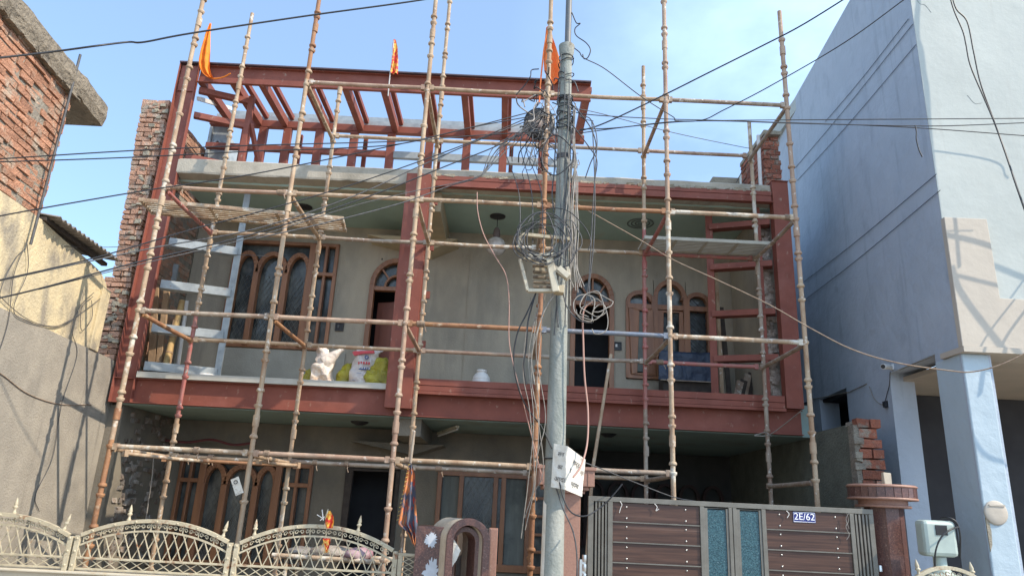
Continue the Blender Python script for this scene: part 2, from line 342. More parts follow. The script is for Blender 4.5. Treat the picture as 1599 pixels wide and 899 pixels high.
mb=MB().box(-.36,-.03,1.5,7.06,4.36,5.90).map(lw); mb.build('mortar_backing', mortar, lh)
mb=MB(); bricks(mb,3.6,7.10,4.40,5.90,lambda u,n,z: lw(Vector((n-.018,u,z))),l=.225,h=.076,ragged=.09,jit=.008,proud=.016)
bricks(mb,-.36,-.02,4.42,5.90,lambda u,n,z: lw(Vector((u,7.08+n,z))),l=.12,h=.076)
mb.build('brickwork', brick, lh)
mb=MB(); random.seed(5)                                        # rough slab with a broken edge
N=60; ring=[]
for i in range(N+1):
    y=1.5+(7.74-1.5)*i/N
    a=.06+.02*noise.noise(Vector((y*3,0,0)))+.025*noise.noise(Vector((y*14,0,4))); b=.02*noise.noise(Vector((y*4,3,0)))+.025*noise.noise(Vector((y*15,3,0)))
    ring.append([(-.45,y,5.88),(a-.02,y,5.88+b),(a+.01,y,5.99+b*.6),(a,y,6.14+b*.4),(-.02,y,6.17+b*.8),(-.45,y,6.16)])
for i in range(N):
    mb.add(ring[i]+ring[i+1],[(k,(k+1)%6,(k+1)%6+6,k+6) for k in range(6)])
mb.add(ring[0],[tuple(range(5,-1,-1))]); mb.add(ring[N],[tuple(range(6))])
mb.map(lw).build('roof_slab', oldslab, lh)
mb=MB()                                                        # crumbly mortar lumps under the slab
for i in range(120):
    y=random.uniform(3.8,7.1); s_=random.uniform(.02,.05)
    mb.box(-.02,.02+s_*.6,y,y+s_*2.2,5.90-s_*.9,5.905,.01)
tag(mb.map(lw).build('slab_mortar', oldslab, lh),None,None,None,'stuff')
mb=MB(); n=64
vs=[]; 
for i in range(n+1):
    y=7.12+(8.66-7.12)*i/n; z=4.47+.02*math.sin(i*2*math.pi/4.6)+ .03*(y-7.12)
    vs+=[(-.9,y,z+.12),(.16,y,z-.03),(.16,y,z-.036),(-.9,y,z+.114)]
mb.add(vs,[(4*i+a,4*i+b,4*i+4+b,4*i+4+a) for i in range(n) for a,b in ((0,1),(1,2),(2,3),(3,0))],True)
mb.map(lw).build('corrugated_roof', corr, lh)
mb=MB().box(-.05,.02,7.12,8.66,4.40,4.44).map(lw); mb.build('roof_batten', darkplank, lh)
mb=MB(); mb.tube([lw(Vector((.05,6.92,z))) for z in (4.05,4.8,5.6,6.32)],.014)
for i in range(0): pass
v0=len(mb.v); mb.build('conduit_pipe', wire_g, lh)
def lwp(y,z,o=.03): return lw(Vector((o,y,z)))
mb=MB()                                                        # cables clipped to and hanging down the wall
for pts in ([(6.92,4.1),(6.85,3.7),(6.95,3.2),(6.9,2.6),(6.97,2.0),(6.93,1.2)], [(6.9,4.1),(7.05,3.8),(6.98,3.4),(7.2,3.32),(7.9,3.42),(8.4,3.75),(8.75,4.02)],
            [(8.5,4.0),(8.25,3.75),(8.2,3.45),(8.45,3.2),(8.35,2.6),(8.42,2.0),(8.25,1.6),(8.4,1.42)],
            [(6.92,4.0),(6.8,3.85),(6.7,3.5),(6.8,3.1)], [(8.5,3.9),(8.6,3.7),(8.42,3.5),(8.3,3.75),(8.5,3.95)], [(6.0,3.75),(6.5,3.5),(7.2,3.35),(7.8,3.4),(8.2,3.6)]):
    mb.tube(smooth_path([lwp(y,z,random.uniform(.006,.014)) for y,z in pts]),.004,5)
mb.build('wall_cables', wire_g, lh)
mb=MB().tube(smooth_path([lwp(y,z,.008) for y,z in ((5.4,2.80),(6.6,2.70),(7.0,2.74),(7.6,2.62),(8.3,2.60),(9.1,2.70))]),.005,5); mb.build('yellow_cord', rope_m, lh)

# ------------------------------------------------------------ blue neighbour house
BX,BY=4.56,7.0
def bw(p): return Vector((BX+p.x+.083*p.y, BY+p.y, p.z))       # x: into the house, y: along the side wall
bh=thing('blue_house',(6.5,9,0),'tall pale blue house on the right with a cream clad balcony and columned porch','house')
def side(mb): return mb.map(lambda v: bw(Vector((v.y, v.x, v.z))))
mb=MB().wall(0,9.6,0,8.95,0.0,.30,[(.5,1.62,-1,3.5),(3.0,4.1,2.2,3.55)])
mb.v=[tuple(bw(Vector((y,x,z)))) for x,y,z in mb.v]; mb.f=[f[::-1] for f in mb.f]
mb.build('side_wall', bluewall, bh)
mb=MB().box(4.5595,13,6.992,6.9995,3.46,8.951); mb.box(4.9,13,7.0,7.28,3.46,8.95); mb.build('front_wall', whitewall, bh)
mb=MB(); mb.prism([(4.545,3.46),(9.5,3.46),(9.5,3.985),(5.005,3.985),(5.0,4.86),(4.545,4.86)],6.93,6.998)
mb.build('balcony_cladding', creamclad, bh, .006)
MB().box(4.535,9.5,6.90,7.3,3.40,3.457).build('balcony_ledge', creamclad, bh)
MB().box(4.562,4.83,6.985,7.45,0,3.398).build('porch_column', bluecol, bh, .012)
MB().box(4.86,13,7.31,9.8,3.405,3.46).build('porch_ceiling', beigeceil, bh)
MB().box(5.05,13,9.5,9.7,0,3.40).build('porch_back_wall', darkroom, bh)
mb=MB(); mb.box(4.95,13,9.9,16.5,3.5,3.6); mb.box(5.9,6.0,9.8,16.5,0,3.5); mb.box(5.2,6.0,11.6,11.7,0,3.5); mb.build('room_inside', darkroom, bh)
mb=MB().box(.31,1.3,.5,1.62,3.47,3.5); mb.v=[tuple(bw(Vector(v))) for v in mb.v]; mb.build('soffit', beigeceil, bh)
MB().box(4.9,13,7.3,16.5,8.7,8.94).build('roof_slab', whitewall, bh)
mb=MB().lathe((4.665,6.985,1.87),[(.11,0),(.112,-.012),(.10,-.02),(.05,-.022)],28,'y'); 
mb.box(4.60,4.75,6.955,6.985,1.93,1.945); mb.build('plaster_disc', creamclad, bh)
for pts in ([(4.60,8.35),(4.75,8.30),(4.9,8.33),(5.1,8.27),(5.4,8.30)],[(4.85,8.12),(5.0,8.05),(5.2,8.07),(5.35,8.02),(5.6,8.06)],[(4.62,7.7),(4.66,7.62),(4.72,7.60),(4.78,7.5)],[(5.05,6.4),(5.12,6.30),(5.2,6.31)],[(4.62,8.30),(4.60,8.20),(4.64,8.12)]):
    MB().tube(smooth_path([Vector((x,6.991,z)) for x,z in pts],4),.0016,4).build('hairline_crack',wire_g,bh)
mb=MB(); mb.prism([(4.563,1.82),(4.59,1.80),(4.60,1.70),(4.59,1.58),(4.565,1.52)],6.979,6.99); mb.build('plaster_patch', cement, bh)
# cracks and the conduit marks on the side wall
def sidept(px,py): 
    d=FW+RT*((px-799.5)/FPX)-UP*((py-449.5)/FPX); n_=Vector((1,-.083,0)); p0=Vector((BX,BY,0))
    return CAM+d*((p0-CAM).dot(n_)/d.dot(n_))
mb=MB().tube([sidept(x,y)-Vector((.006,0,0)) for x,y in ((1268,623),(1300,617),(1326,612),(1354,599))],.006,4)
mb.tube([sidept(x,y)-Vector((.006,0,0)) for x,y in ((1406,577),(1432,566),(1456,557))],.006,4); mb.build('lintel_crack', mortar, bh)
for a_,b_ in (((1432,70),(1246,282)),((1427,38),(1243,262)),((1464,272),(1256,440)),((1470,297),(1258,468)),((1420,30),(1290,190))):
    A_=sidept(*a_); B_=sidept(*b_); M_=(A_+B_)/2; MB().tube(smooth_path([A_-Vector((.012,0,0)),M_-Vector((.012,0,.03)),B_-Vector((.012,0,0))]),.0042,5).build('wall_wire', wire_g, bh)

# things fixed on the blue wall
c=thing('security_camera', sidept(1394,573), 'small white bullet security camera on the blue side wall above its cable','camera')
p=sidept(1394,573)
MB().lathe(p+Vector((-.0,0,0)),[(.035,-.03),(.035,.03)],16).build('mount', pl_white, c)
MB().tube([p+Vector((-.03,0,0)),p+Vector((-.07,-.02,-.0))],.014).build('arm', pl_white, c)
MB().tube([p+Vector((-.04,.0,0)),p+Vector((-.05,-.02,-.002)),p+Vector((-.17,-.10,-.02))],[.02,.034,.034],14).build('body', pl_white, c)
MB().tube([p+Vector((-.171,-.1005,-.02)),p+Vector((-.175,-.104,-.0205))],.026,14).build('lens', wire_m, c)
j=thing('cable_box', sidept(1385,631),'small black cable junction box on the blue side wall under the security camera','junction box')
p=sidept(1385,631); MB().box(p.x-.04,p.x+.01,p.y-.035,p.y+.035,p.z-.04,p.z+.04,.004).build('box_body', wire_m, j)
mb=MB().tube(smooth_path([sidept(x,y)-Vector((.015,0,0)) for x,y in ((1392,580),(1391,600),(1387,615),(1384,628))]),.006,5)
tag(mb.build('camera_cable', wire_g),'thin grey cable hanging from the white security camera to the black box','cable')
mb=MB().tube(smooth_path([sidept(x,y)-Vector((.015,0,0)) for x,y in ((1359,603),(1366,620),(1374,629),(1383,632))]),.006,5)
tag(mb.build('wall_cable', wire_w),'short whitish cable looping to the black box on the blue wall','cable')

# ------------------------------------------------------------ the house
ho=thing('house',(-.6,12,0),'two storey house with bare cement walls under renovation behind the scaffolding','house')
YW=11.2
# openings: x0,x1,z0,z1
W1=(-4.62,-2.90,3.95,5.76); D1=(-2.33,-1.48,3.2,5.56); D2=(.98,1.68,3.2,5.46); W3=(1.88,3.26,3.74,5.40)
mb=MB().wall(-5.3,3.66,3.2,6.10,YW,YW+.22,[W1,D1,D2,W3])
mb.box(-.72,.93,YW-.02,YW-.001,3.2,6.0)                       # newer plaster patch
def spandrels(mb,x0,x1,zs,zt,y0,y1,n=14):
    cx=(x0+x1)/2; rx=(x1-x0)/2; rz=zt-zs
    for sgn in (-1,1):
        arc=[(cx+sgn*rx*math.cos(t*math.pi/2/n),zs+rz*math.sin(t*math.pi/2/n)) for t in range(n+1)]
        poly=arc+[(cx+sgn*rx,zt)]
        mb.prism(poly,y0,y1)
spandrels(mb,D1[0],D1[1],5.10,5.56,YW,YW+.2); spandrels(mb,D2[0],D2[1],5.02,5.46,YW,YW+.2)
spandrels(mb,1.88,2.34,5.02,5.20,YW,YW+.2); spandrels(mb,2.34,2.86,5.12,5.40,YW,YW+.2); spandrels(mb,2.86,3.26,5.05,5.20,YW,YW+.2)
mb.box(1.88,2.33,YW+.001,YW+.2,5.199,5.401); mb.box(2.87,3.26,YW+.001,YW+.2,5.199,5.401)
mb.build('upper_wall', plaster, ho)
G1=(-4.90,-2.87,.7,2.2); GD=(-2.36,-1.56,.12,2.18); G2=(-.98,.78,.80,2.2)
mb=MB().wall(-5.3,1.0,0,2.77,YW,YW+.22,[G1,GD,G2]); mb.box(.78,1.0,YW+.22,14,0,2.77)
mb.box(-5.3,-5.1,9.62,YW,0,2.77)
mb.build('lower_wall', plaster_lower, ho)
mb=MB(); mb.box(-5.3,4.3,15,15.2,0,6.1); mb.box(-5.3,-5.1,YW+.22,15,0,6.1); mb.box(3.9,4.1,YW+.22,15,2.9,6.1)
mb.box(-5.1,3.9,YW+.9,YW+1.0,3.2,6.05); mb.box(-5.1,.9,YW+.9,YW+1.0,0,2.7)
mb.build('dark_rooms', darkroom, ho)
mb=MB(); mb.box(-5.1,4.08,9.56,15,2.775,3.20); mb.build('middle_slab', ceil_low, ho)
mb=MB(); mb.box(-5.0,3.93,9.66,15,6.082,6.20); mb.build('ceiling', ceil, ho)
# roof slab with rough edge
mb=MB(); N=140; random.seed(3)
for i in range(N):
    xa=-4.96+ (3.94+4.96)*i/N; xb=-4.96+(3.94+4.96)*(i+1)/N
    def col(x):
        nb=.022*noise.noise(Vector((x*3.1,0,7)))+.012*noise.noise(Vector((x*11,0,1))); nt=.010*noise.noise(Vector((x*2.3,5,7)))
        zt=6.36 if x<-1.5 else 6.39
        return [(x,9.46,6.125+nb),(x,9.452,6.15),(x,9.452,zt-.02+nt),(x,9.475,zt+nt),(x,15,6.36),(x,15,6.201),(x,9.70,6.10+nb*.6)]
    mb.add(col(xa)+col(xb),[(k,(k+1)%7,(k+1)%7+7,k+7) for k in range(7)])
mb.add(col(-4.96),[tuple(range(6,-1,-1))]); mb.build('roof_slab', slabrender, ho)
mb=MB(); random.seed(8)                                        # broken mortar along the steel channel
for i in range(60):
    x=random.uniform(-1.3,3.6); s_=random.uniform(.03,.09); mb.box(x,x+s_*1.6,9.40,9.46,6.245,6.25+s_*.45,.012)
tag(mb.build('loose_mortar', cement, ho),None,None,None,'stuff')
MB().box(-4.95,3.6,9.665,9.93,6.072,6.0815).build('ceiling_edge', ceiledge, ho)
mb=MB(); mb.box(-4.93,-1.58,9.44,9.60,3.125,3.205); mb.build('marble_sill', M('marble_sill',(.50,.48,.42),(.42,.40,.35),4,rough=.5), ho,.004)
mb=MB(); mb.box(-4.93,3.6,9.60,YW,3.201,3.215); mb.build('balcony_floor', cement, ho)
mb=MB(); mb.box(-1.42,-1.10,9.62,YW-.001,5.78,6.08); mb.prism([(-2.38,5.80),(-1.35,5.58),(-.92,5.80)],10.75,YW-.002); mb.build('cream_beam', creamp, ho)
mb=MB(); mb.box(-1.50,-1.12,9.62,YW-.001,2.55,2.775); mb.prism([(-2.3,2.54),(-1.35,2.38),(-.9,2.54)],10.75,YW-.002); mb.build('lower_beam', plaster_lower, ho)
# party walls
mb=MB(); mb.box(-5.66,-5.34,9.66,15,2.7,4.45); mb.box(-5.50,-5.34,9.66,15,4.45,7.26); mb.box(-5.33,-5.31,9.7,15,0,6.1); mb.build('party_wall_core', mortar, ho)
mb=MB(); random.seed(21)
z=2.74
while z<7.33:
    xl=(-5.53-.05*(z-3.5) if z>4.5 else -5.68)+.03*noise.noise(Vector((z*2,0,0))); xr=-5.31+random.uniform(-.03,.01)
    if int(z/.078)%2: mb.box(xl,xl+.21,9.52,9.66,z,z+.064,.008); mb.box(xl+.225,xr,9.52,9.66,z,z+.064,.008)
    else: mb.box(xl,xl+.10,9.52,9.66,z,z+.064,.008); mb.box(xl+.115,xr-.11,9.51,9.66,z,z+.064,.008); mb.box(xr-.1,xr,9.52,9.66,z,z+.064,.008)
    z+=.078
bricks(mb,9.66,14.5,2.74,7.26,lambda u,n,z: Vector((-5.50-.045*(z-3.5)-n,u,z)),ragged=.1)
bricks(mb,9.66,14.5,6.2,7.26,lambda u,n,z: Vector((-5.33+n,u,z)),ragged=.1)
bricks(mb,9.75,11.15,3.25,6.05,lambda u,n,z: Vector((-5.305+n,u,z)),miss=.04)
mb.build('party_wall_bricks', dustybrick, ho)
mb=MB(); random.seed(4)                                         # mortar smears on its face
for i in range(70):
    z=random.uniform(2.8,7.25); x=random.uniform(-5.55,-5.36); s_=random.uniform(.02,.06); mb.box(x,x+s_*1.5,9.497,9.53,z,z+s_,.01)
tag(mb.build('party_wall_mortar', cement, ho),None,None,None,'stuff')
mb=MB(); mb.box(3.62,3.92,9.75,YW,3.2,6.08); mb.build('right_party_wall', plaster, ho)
mb=MB(); random.seed(14)
for i in range(210):                                            # broken render seen beside the right post
    z=random.uniform(3.2,6.0); x=3.60+random.uniform(0,.1); s_=random.uniform(.03,.09)
    mb.box(x,x+s_,9.71,9.76,z,z+s_*.8,.015)
tag(mb.build('broken_render', M('broken_render',(.50,.42,.36),(.32,.24,.19),14,rough=.95,island=.3,bump=(30,.02)), ho),None,None,None,'stuff')
mb=MB(); mb.box(3.70,3.92,9.60,10.6,6.39,7.20); mb.build('roof_pillar_core', mortar, ho)
mb=MB(); bricks(mb,3.68,3.94,6.41,7.24,lambda u,n,z: Vector((u,9.585-n,z)),l=.135,jit=.008); bricks(mb,9.60,10.6,6.41,7.24,lambda u,n,z: Vector((3.69-n,u,z))); mb.build('roof_pillar', brickred, ho)
mb=MB().box(3.67,3.94,9.50,10.6,7.25,7.31,.01); mb.build('pillar_cap', cement, ho)
MB().tube([(3.60,9.56,6.35),(3.61,9.56,7.25)],.028).build('downpipe', pl_white, ho)
MB().box(3.15,3.58,10.4,10.6,6.36,6.95).build('parapet_stub', cement, ho)
# garage side below
mb=MB(); mb.box(4.10,4.30,8.42,15,0,2.84); mb.build('boundary_wall', M('greenish_cement',(.17,.18,.145),(.12,.125,.10),4,rough=.95,bump=(35,.02)), ho)
mb=MB(); random.seed(2); z=.02
while z<2.82:
    mb.box(4.07+random.uniform(0,.03),4.33+random.uniform(-.03,.03),8.30,8.42,z,z+.10,.006) if int(z/.115)%3 else (mb.box(4.08,4.22,8.30,8.42,z,z+.10,.006),mb.box(4.235,4.35,8.29,8.42,z,z+.10,.006))
    z+=.115
mb.build('wall_end_bricks', brickred, ho)
mb=MB(); mb.box(4.03,4.10,8.32,8.46,0,2.80,.015); mb.box(4.1,4.31,8.35,8.6,2.83,2.87,.02)
for i in range(14):
    z=random.uniform(.2,2.7); mb.box(4.02,4.02+random.uniform(.05,.12),8.285,8.33,z,z+random.uniform(.03,.07),.012)
mb.build('cement_edge', mortar, ho)
mb=MB()                                                        # arched lattice wall deep in the garage
for i in range(7):
    x=1.2+i*.42; pts=[(x+.16*math.cos(a*math.pi/10),2.0+.22*math.sin(a*math.pi/10)) for a in range(11)]
    mb.band([(x+.16,1.2)]+pts+[(x-.16,1.2)],.05,13.0,13.08)
mb.box(1.0,4.0,13.02,13.06,1.15,1.25); mb.build('garage_arches', M('dim_brown',(.06,.035,.03)), ho)
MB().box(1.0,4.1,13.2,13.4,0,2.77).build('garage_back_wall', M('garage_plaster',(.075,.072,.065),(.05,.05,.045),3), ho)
# ------------------------------------------------------------ joinery
def lattice(mb,x0,x1,z0,z1,y,step,w,sl=1.7):
    for s_ in (1,-1):
        c=-(x1-x0)*sl
        while c<z1-z0+(x1-x0)*sl:
            # z = z0 + c + s_*sl*(x-x0)
            pts=[]
            for x in (x0,x1):
                z=z0+c+s_*sl*(x-x0)
                if z0<=z<=z1: pts.append((x,z))
            for z in (z0,z1):
                x=x0+(z-z0-c)/(s_*sl)
                if x0<x<x1: pts.append((x,z))
            if len(pts)>=2 and (Vector(pts[0])-Vector(pts[1])).length>.03: mb.beam((pts[0][0],y+s_*w*.6,pts[0][1]),(pts[1][0],y+s_*w*.6,pts[1][1]),w,w)
            c+=step*sl
def arc(cx,hw,zs,rise,n=14): return [(cx+hw*math.cos(math.pi*(1-i/n)),zs+rise*math.sin(math.pi*(1-i/n))) for i in range(n+1)]
def three_arch_window(x0,x1,z0,z1,panes,zs,rise,sidex,zmid,label):
    mb=MB(); y0,y1=YW-.05,YW+.06
    mb.band([(x0+.03,z0),(x0+.03,z1-.03),(x1-.03,z1-.03),(x1-.03,z0)],.06,y0,y1)
    mb.box(x0,x1,y0,y1,z0,z0+.07)
    for a,b in panes:
        cx=(a+b)/2; hw=(b-a)/2
        mb.band([(a+.01,z0+.05)]+arc(cx,hw-.01,zs,rise)+[(b-.01,z0+.05)],.075,y0-.02,y1-.02)
    for x in sorted({p for ab in panes for p in ab}): mb.box(x-.045,x+.045,y0-.035,y0+.03,z0+.03,zs)
    for x in (min(a for a,b in panes)-.02,max(b for a,b in panes)+.02): mb.box(x-.05,x+.05,y0-.04,y0+.03,z0+.03,z1-.03)
    for (a,b) in sidex:
        m_=(a+b)/2; mb.box(m_-.022,m_+.022,y0+.001,y1,z0+.05,z1-.05); mb.box(a,b,y0-.01,y1-.01,zmid-.03,zmid+.03)
    fr=mb.build('window',wood,ho,.006); fr['label']=label
    g=MB().box(x0+.05,x1-.05,YW+.07,YW+.078,z0+.05,z1-.05).build('pane',glass,fr)
    gm=MB()
    for a,b in panes: lattice(gm,a+.06,b-.06,z0+.1,zs-.02,YW+.055,.075,.004)
    gm.build('leading',M('leading_grey',(.17,.17,.155)),fr)
    return fr
three_arch_window(W1[0],W1[1],W1[2],W1[3],[(-4.55,-4.20),(-4.20,-3.72),(-3.72,-3.34)],5.20,.33,[(-3.27,-2.93)],5.22,'upper window with three arched panes')
three_arch_window(G1[0],G1[1],G1[2],G1[3],[(-4.50,-4.17),(-4.17,-3.70),(-3.70,-3.40)],1.84,.27,[(-4.87,-4.56),(-3.30,-2.92)],1.88,'lower window with three arched panes')
# plaster under the upper window is lighter
MB().box(-4.62,-2.6,YW-.03,YW-.001,3.215,3.93).build('window_breast', M('fresh_plaster',(.36,.34,.29),(.30,.285,.24),3,rough=.95,bump=(40,.006)), ho)
def arch_door(x0,x1,zs,zt,spokes,ajar,label):
    cx=(x0+x1)/2; hw=(x1-x0)/2; y0,y1=YW-.04,YW+.08
    mb=MB().band([(x0+.035,3.2)]+arc(cx,hw-.035,zs,zt-zs-.035)+[(x1-.035,3.2)],.08,y0,y1)
    mb.box(x0+.04,x1-.04,y0+.01,y1-.01,zs-.10,zs-.03)
    mb.band(arc(cx,hw*.42,zs-.03,(zt-zs)*.42),.035,y0+.02,y1-.02)
    for a in spokes:
        t=math.radians(a); c_,s_=math.cos(t),math.sin(t)
        mb.beam((cx+hw*.42*c_,YW+.02,zs-.03+(zt-zs)*.42*s_),(cx+(hw-.06)*c_,YW+.02,zs+(zt-zs-.06)*s_),.03,.05,(0,1,0))
    fr=mb.build('door_frame',wood,ho,.005); fr['label']=label
    MB().prism(arc(cx,hw-.05,zs,zt-zs-.05)+[(x1-.05,zs-.06),(x0+.05,zs-.06)],YW+.085,YW+.092).build('fanlight_pane',glass,fr)
    if ajar:
        mb=MB(); R=Matrix.Rotation(math.radians(-16),4,'Z'); p0=Vector((x1-.06,YW+.10,0))
        wd=(x1-x0)-.13
        mb.box(-wd,0,0,.045,3.22,zs-.22)
        for (a,b) in ((3.35,3.95),(4.08,4.75)):
            for (c_,d_) in ((-wd+.09,-wd/2-.03),(-wd/2+.03,-.09)): mb.box(c_,d_,-.018,.0,a,b)
        mb.map(lambda v: R@v+p0).build('door_leaf',doorwood,ho,.006)
arch_door(D1[0],D1[1],5.10,5.56,(45,90,135),True,'arched door frame with a red brown leaf')
arch_door(D2[0],D2[1],5.02,5.46,(45,90,135),False,'arched door frame open to a dark room')
# right upper window, three arches, left shutter closed, right with a grille
y0,y1=YW-.04,YW+.07
mb=MB().band([(1.91,3.76),(1.91,5.02)]+arc(2.11,.20,5.02,.16)[1:-1]+[(2.33,5.05)],.07,y0,y1)
mb.band([(2.35,5.1)]+arc(2.60,.24,5.10,.28)+[(2.85,5.1)],.07,y0,y1)
mb.band([(2.87,5.05)]+arc(3.05,.18,5.03,.16)[1:-1]+[(3.23,5.02),(3.23,3.76)],.07,y0,y1)
for x in (2.34,2.86): mb.box(x-.05,x+.05,y0-.02,y1,3.76,5.12)
mb.box(1.9,3.24,y0-.012,y1,4.90,4.98); mb.box(1.9,3.24,y0-.012,y1,3.75,3.82)
wf=mb.build('window',wood,ho,.005); wf['label']='right upper window with a grille and an arched head'
MB().box(1.92,3.22,YW+.09,YW+.098,3.8,5.36).build('pane',glass,wf)
mb=MB().band([(2.00,3.82),(2.00,4.88),(2.26,4.88),(2.26,3.82)],.09,y0-.04,y0+.01,True); sh=mb.build('shutter',wood,wf,.006)
MB().box(2.04,2.22,y0-.012,y0-.004,3.86,4.84).build('shutter_curtain',curtain,wf)
mb=MB().band([(2.43,3.85),(2.43,4.87),(2.77,4.87),(2.77,3.85)],.06,y0-.01,y0+.02,True); mb.build('sash',wood,wf,.004)
mb=MB()
for i in range(9):
    z=3.85+i*.13
    mb.beam((2.93,YW+.03,z),(3.20,YW+.03,z+.27),.012,.012); mb.beam((3.20,YW+.03,z),(2.93,YW+.03,z+.27),.012,.012)
mb.build('grille',wire_m,wf)
# lower window with lattice, right of the dark doorway
mb=MB()
for x in (-.95,-.62,-.10,.02,.40,.74): mb.box(x-.035,x+.035,YW-.04,YW+.06,.8,2.2)
mb.box(-.98,.78,YW-.042,YW+.06,2.13,2.2); mb.box(-.98,.78,YW-.042,YW+.06,.8,.9)
for z in (1.08,1.32,1.58,1.84): mb.box(.42,.74,YW-.03,YW+.05,z,z+.04)
lf=mb.build('window',wood,ho,.005); lf['label']='lower window with a diamond grille beside the pole'
MB().box(-.96,.76,YW+.07,YW+.078,.84,2.16).build('pane',glass,lf)
mb=MB()
lattice(mb,-.575,-.135,.92,2.12,YW+.0,.095,.006)
mb.build('grille',M('grille_grey',(.16,.16,.15)),lf)
MB().box(-.90,-.66,YW+.05,YW+.06,.9,2.12).build('curtain',curtain,lf); MB().box(.07,.36,YW+.05,YW+.06,.9,2.12).build('curtain',curtain,lf)
mb=MB().band([(-2.33,.1),(-2.33,2.15),(-1.59,2.15),(-1.59,.1)],.06,YW-.03,YW+.05); mb.build('door_frame',darkplank,ho)
# sockets, fan roses
for px,py in ((530,510),(964,540)):
    p=at(px,py,YW-.02); mb=MB().band([(p.x-.06,p.z-.06),(p.x+.06,p.z-.06),(p.x+.06,p.z+.06),(p.x-.06,p.z+.06)],.015,YW-.03,YW-.001,True)
    mb.box(p.x-.055,p.x+.055,YW-.012,YW-.003,p.z-.055,p.z+.055); sb=mb.build('socket_box',wire_m,ho)
    MB().box(p.x-.03,p.x+.0,YW-.03,YW-.012,p.z-.02,p.z+.03,.004).build('socket_module',pl_white if px>900 else wire_g,sb)
MB().box(at(598,402,YW).x-.02,at(598,402,YW).x+.0,YW-.01,YW-.001,at(550,402,YW).z-.02,at(550,402,YW).z+.01).build('wall_hook',wire_m,ho)
for px,py,r in ((475,322,.13),(1000,347,.20)):
    p=at(px,py,10.4); mb=MB()
    if r<.15: mb.lathe((p.x,p.y,6.08),[(.13,-.001),(.13,-.012),(.09,-.03),(.04,-.035)],24)
    else:
        for rr in (.08,.14,.20): mb.band([(p.x+rr*math.cos(t*.2618),p.y+rr*math.sin(t*.2618)) for t in range(24)],.02,-.0,.012,True)
        mb.v=[(x,z,6.081-y) for x,y,z in mb.v]
        mb.box(p.x-.04,p.x+.04,p.y-.008,p.y+.008,6.062,6.082)
    mb.build('ceiling_rose',wire_m if r<.15 else M('ceiling_rose_paint',(.13,.16,.15)),ho)
MB().lathe((-1.05-1.03,10.3,2.775),[(.13,-.001),(.12,-.02),(.05,-.05)],20).build('ceiling_fan_rose',wire_m,ho)
p=at(950,683,10.3); MB().lathe((p.x,10.3,2.775),[(.12,-.001),(.10,-.02),(.05,-.05)],20).build('ceiling_rose',wire_m,ho)
# globe lamp
lp=thing('globe_lamp',(-.28,10.4,6.08),'round glass globe lamp hanging from the upper ceiling','lamp')
MB().lathe((-.28,10.4,6.08),[(.125,0),(.12,-.015),(.06,-.03),(.02,-.03)],28).build('ceiling_plate',wire_m,lp)
MB().tube([(-.28,10.4,6.05),(-.28,10.4,5.86)],.006).build('rod',wire_m,lp)
MB().lathe((-.28,10.4,5.72),[(.03,.16),(.05,.12),(.06,.05),(.05,.0)],20).build('lamp_holder',M('holder_brown',(.13,.10,.09)),lp)
prof=[(.155*math.cos(a*math.pi/14),.155*math.sin(a*math.pi/14)) for a in range(6,-7,-1)]
MB().lathe((-.28,10.4,5.57),prof,28).build('globe',globe_m,lp)
# conduit light under the lower ceiling
tl=thing('tube_light',at(710,662,10.6),'bare tube light batten hanging crooked under the lower ceiling','tube light')
a=at(682,672,10.4); b=at(718,655,10.4); a.z=b.z=2.72; a=Vector((a.x,10.7,2.70)); b=Vector((b.x,10.0,2.74))
MB().beam(a,b,.05,.035).build('batten',creambox,tl); MB().tube([a-Vector((0,0,.035)),b-Vector((0,0,.035))],.013).build('tube',pl_white,tl)

# ------------------------------------------------------------ steel frame
sf=thing('steel_frame',(-.6,9.5,2.8),'red oxide painted steel frame around the upper floor with a pergola on the roof','steel frame')
def chan(mb,x0,x1,z0,z1,yb,yf,fl=.012):
    mb.box(x0,x1,yb-.008,yb,z0,z1); mb.box(x0,x1,yf,yb-.0085,z1-fl,z1); mb.box(x0,x1,yf,yb-.0085,z0,z0+fl); return mb
def chanv(mb,x0,x1,z0,z1,yb,yf,fl=.012):
    mb.box(x0,x1,yb-.008,yb,z0,z1); mb.box(x0,x0+fl,yf,yb-.0085,z0,z1); mb.box(x1-fl,x1,yf,yb-.0085,z0,z1); return mb
YB=9.54
chan(MB(),-5.24,3.94,2.79,3.12,YB,9.47).build('fascia_beam',red,sf,.003)
mb=chanv(MB(),-5.24,-4.945,2.792,7.96,YB-.01,9.455); mb.box(-5.22,-4.96,9.50,9.505,7.5,7.94); mb.build('corner_post',red,sf,.003)
chan(MB(),-4.94,1.06,7.665,7.962,YB,9.485).build('top_beam',red,sf,.003)
MB().box(-5.24,1.06,9.445,9.545,7.9635,7.988).build('top_flange',M('dark_flange_plate',(.085,.045,.05),(.06,.04,.045),6,rough=.5),sf,.002)  # darker strip along the top edge of the beam
mb=MB(); mb.box(-1.60,-1.435,9.38,9.465,2.88,6.26); mb.box(-1.428,-1.25,9.385,9.465,2.88,6.26); mb.box(-1.25,-1.20,9.41,9.46,2.88,6.24)
mb.build('middle_post',red,sf,.004)
for z in (3.7,4.4,5.1,5.8): MB().box(-1.20,-1.13,9.415,9.455,z,z+.10).build('post_bracket',red,sf)
mb=MB(); mb.box(-1.20,3.69,9.40,9.451,6.19,6.255); mb.box(-1.20,3.69,9.405,9.451,6.09,6.185); mb.box(-1.20,3.69,9.36,9.45,6.07,6.088); mb.build('upper_channel',red,sf,.003)
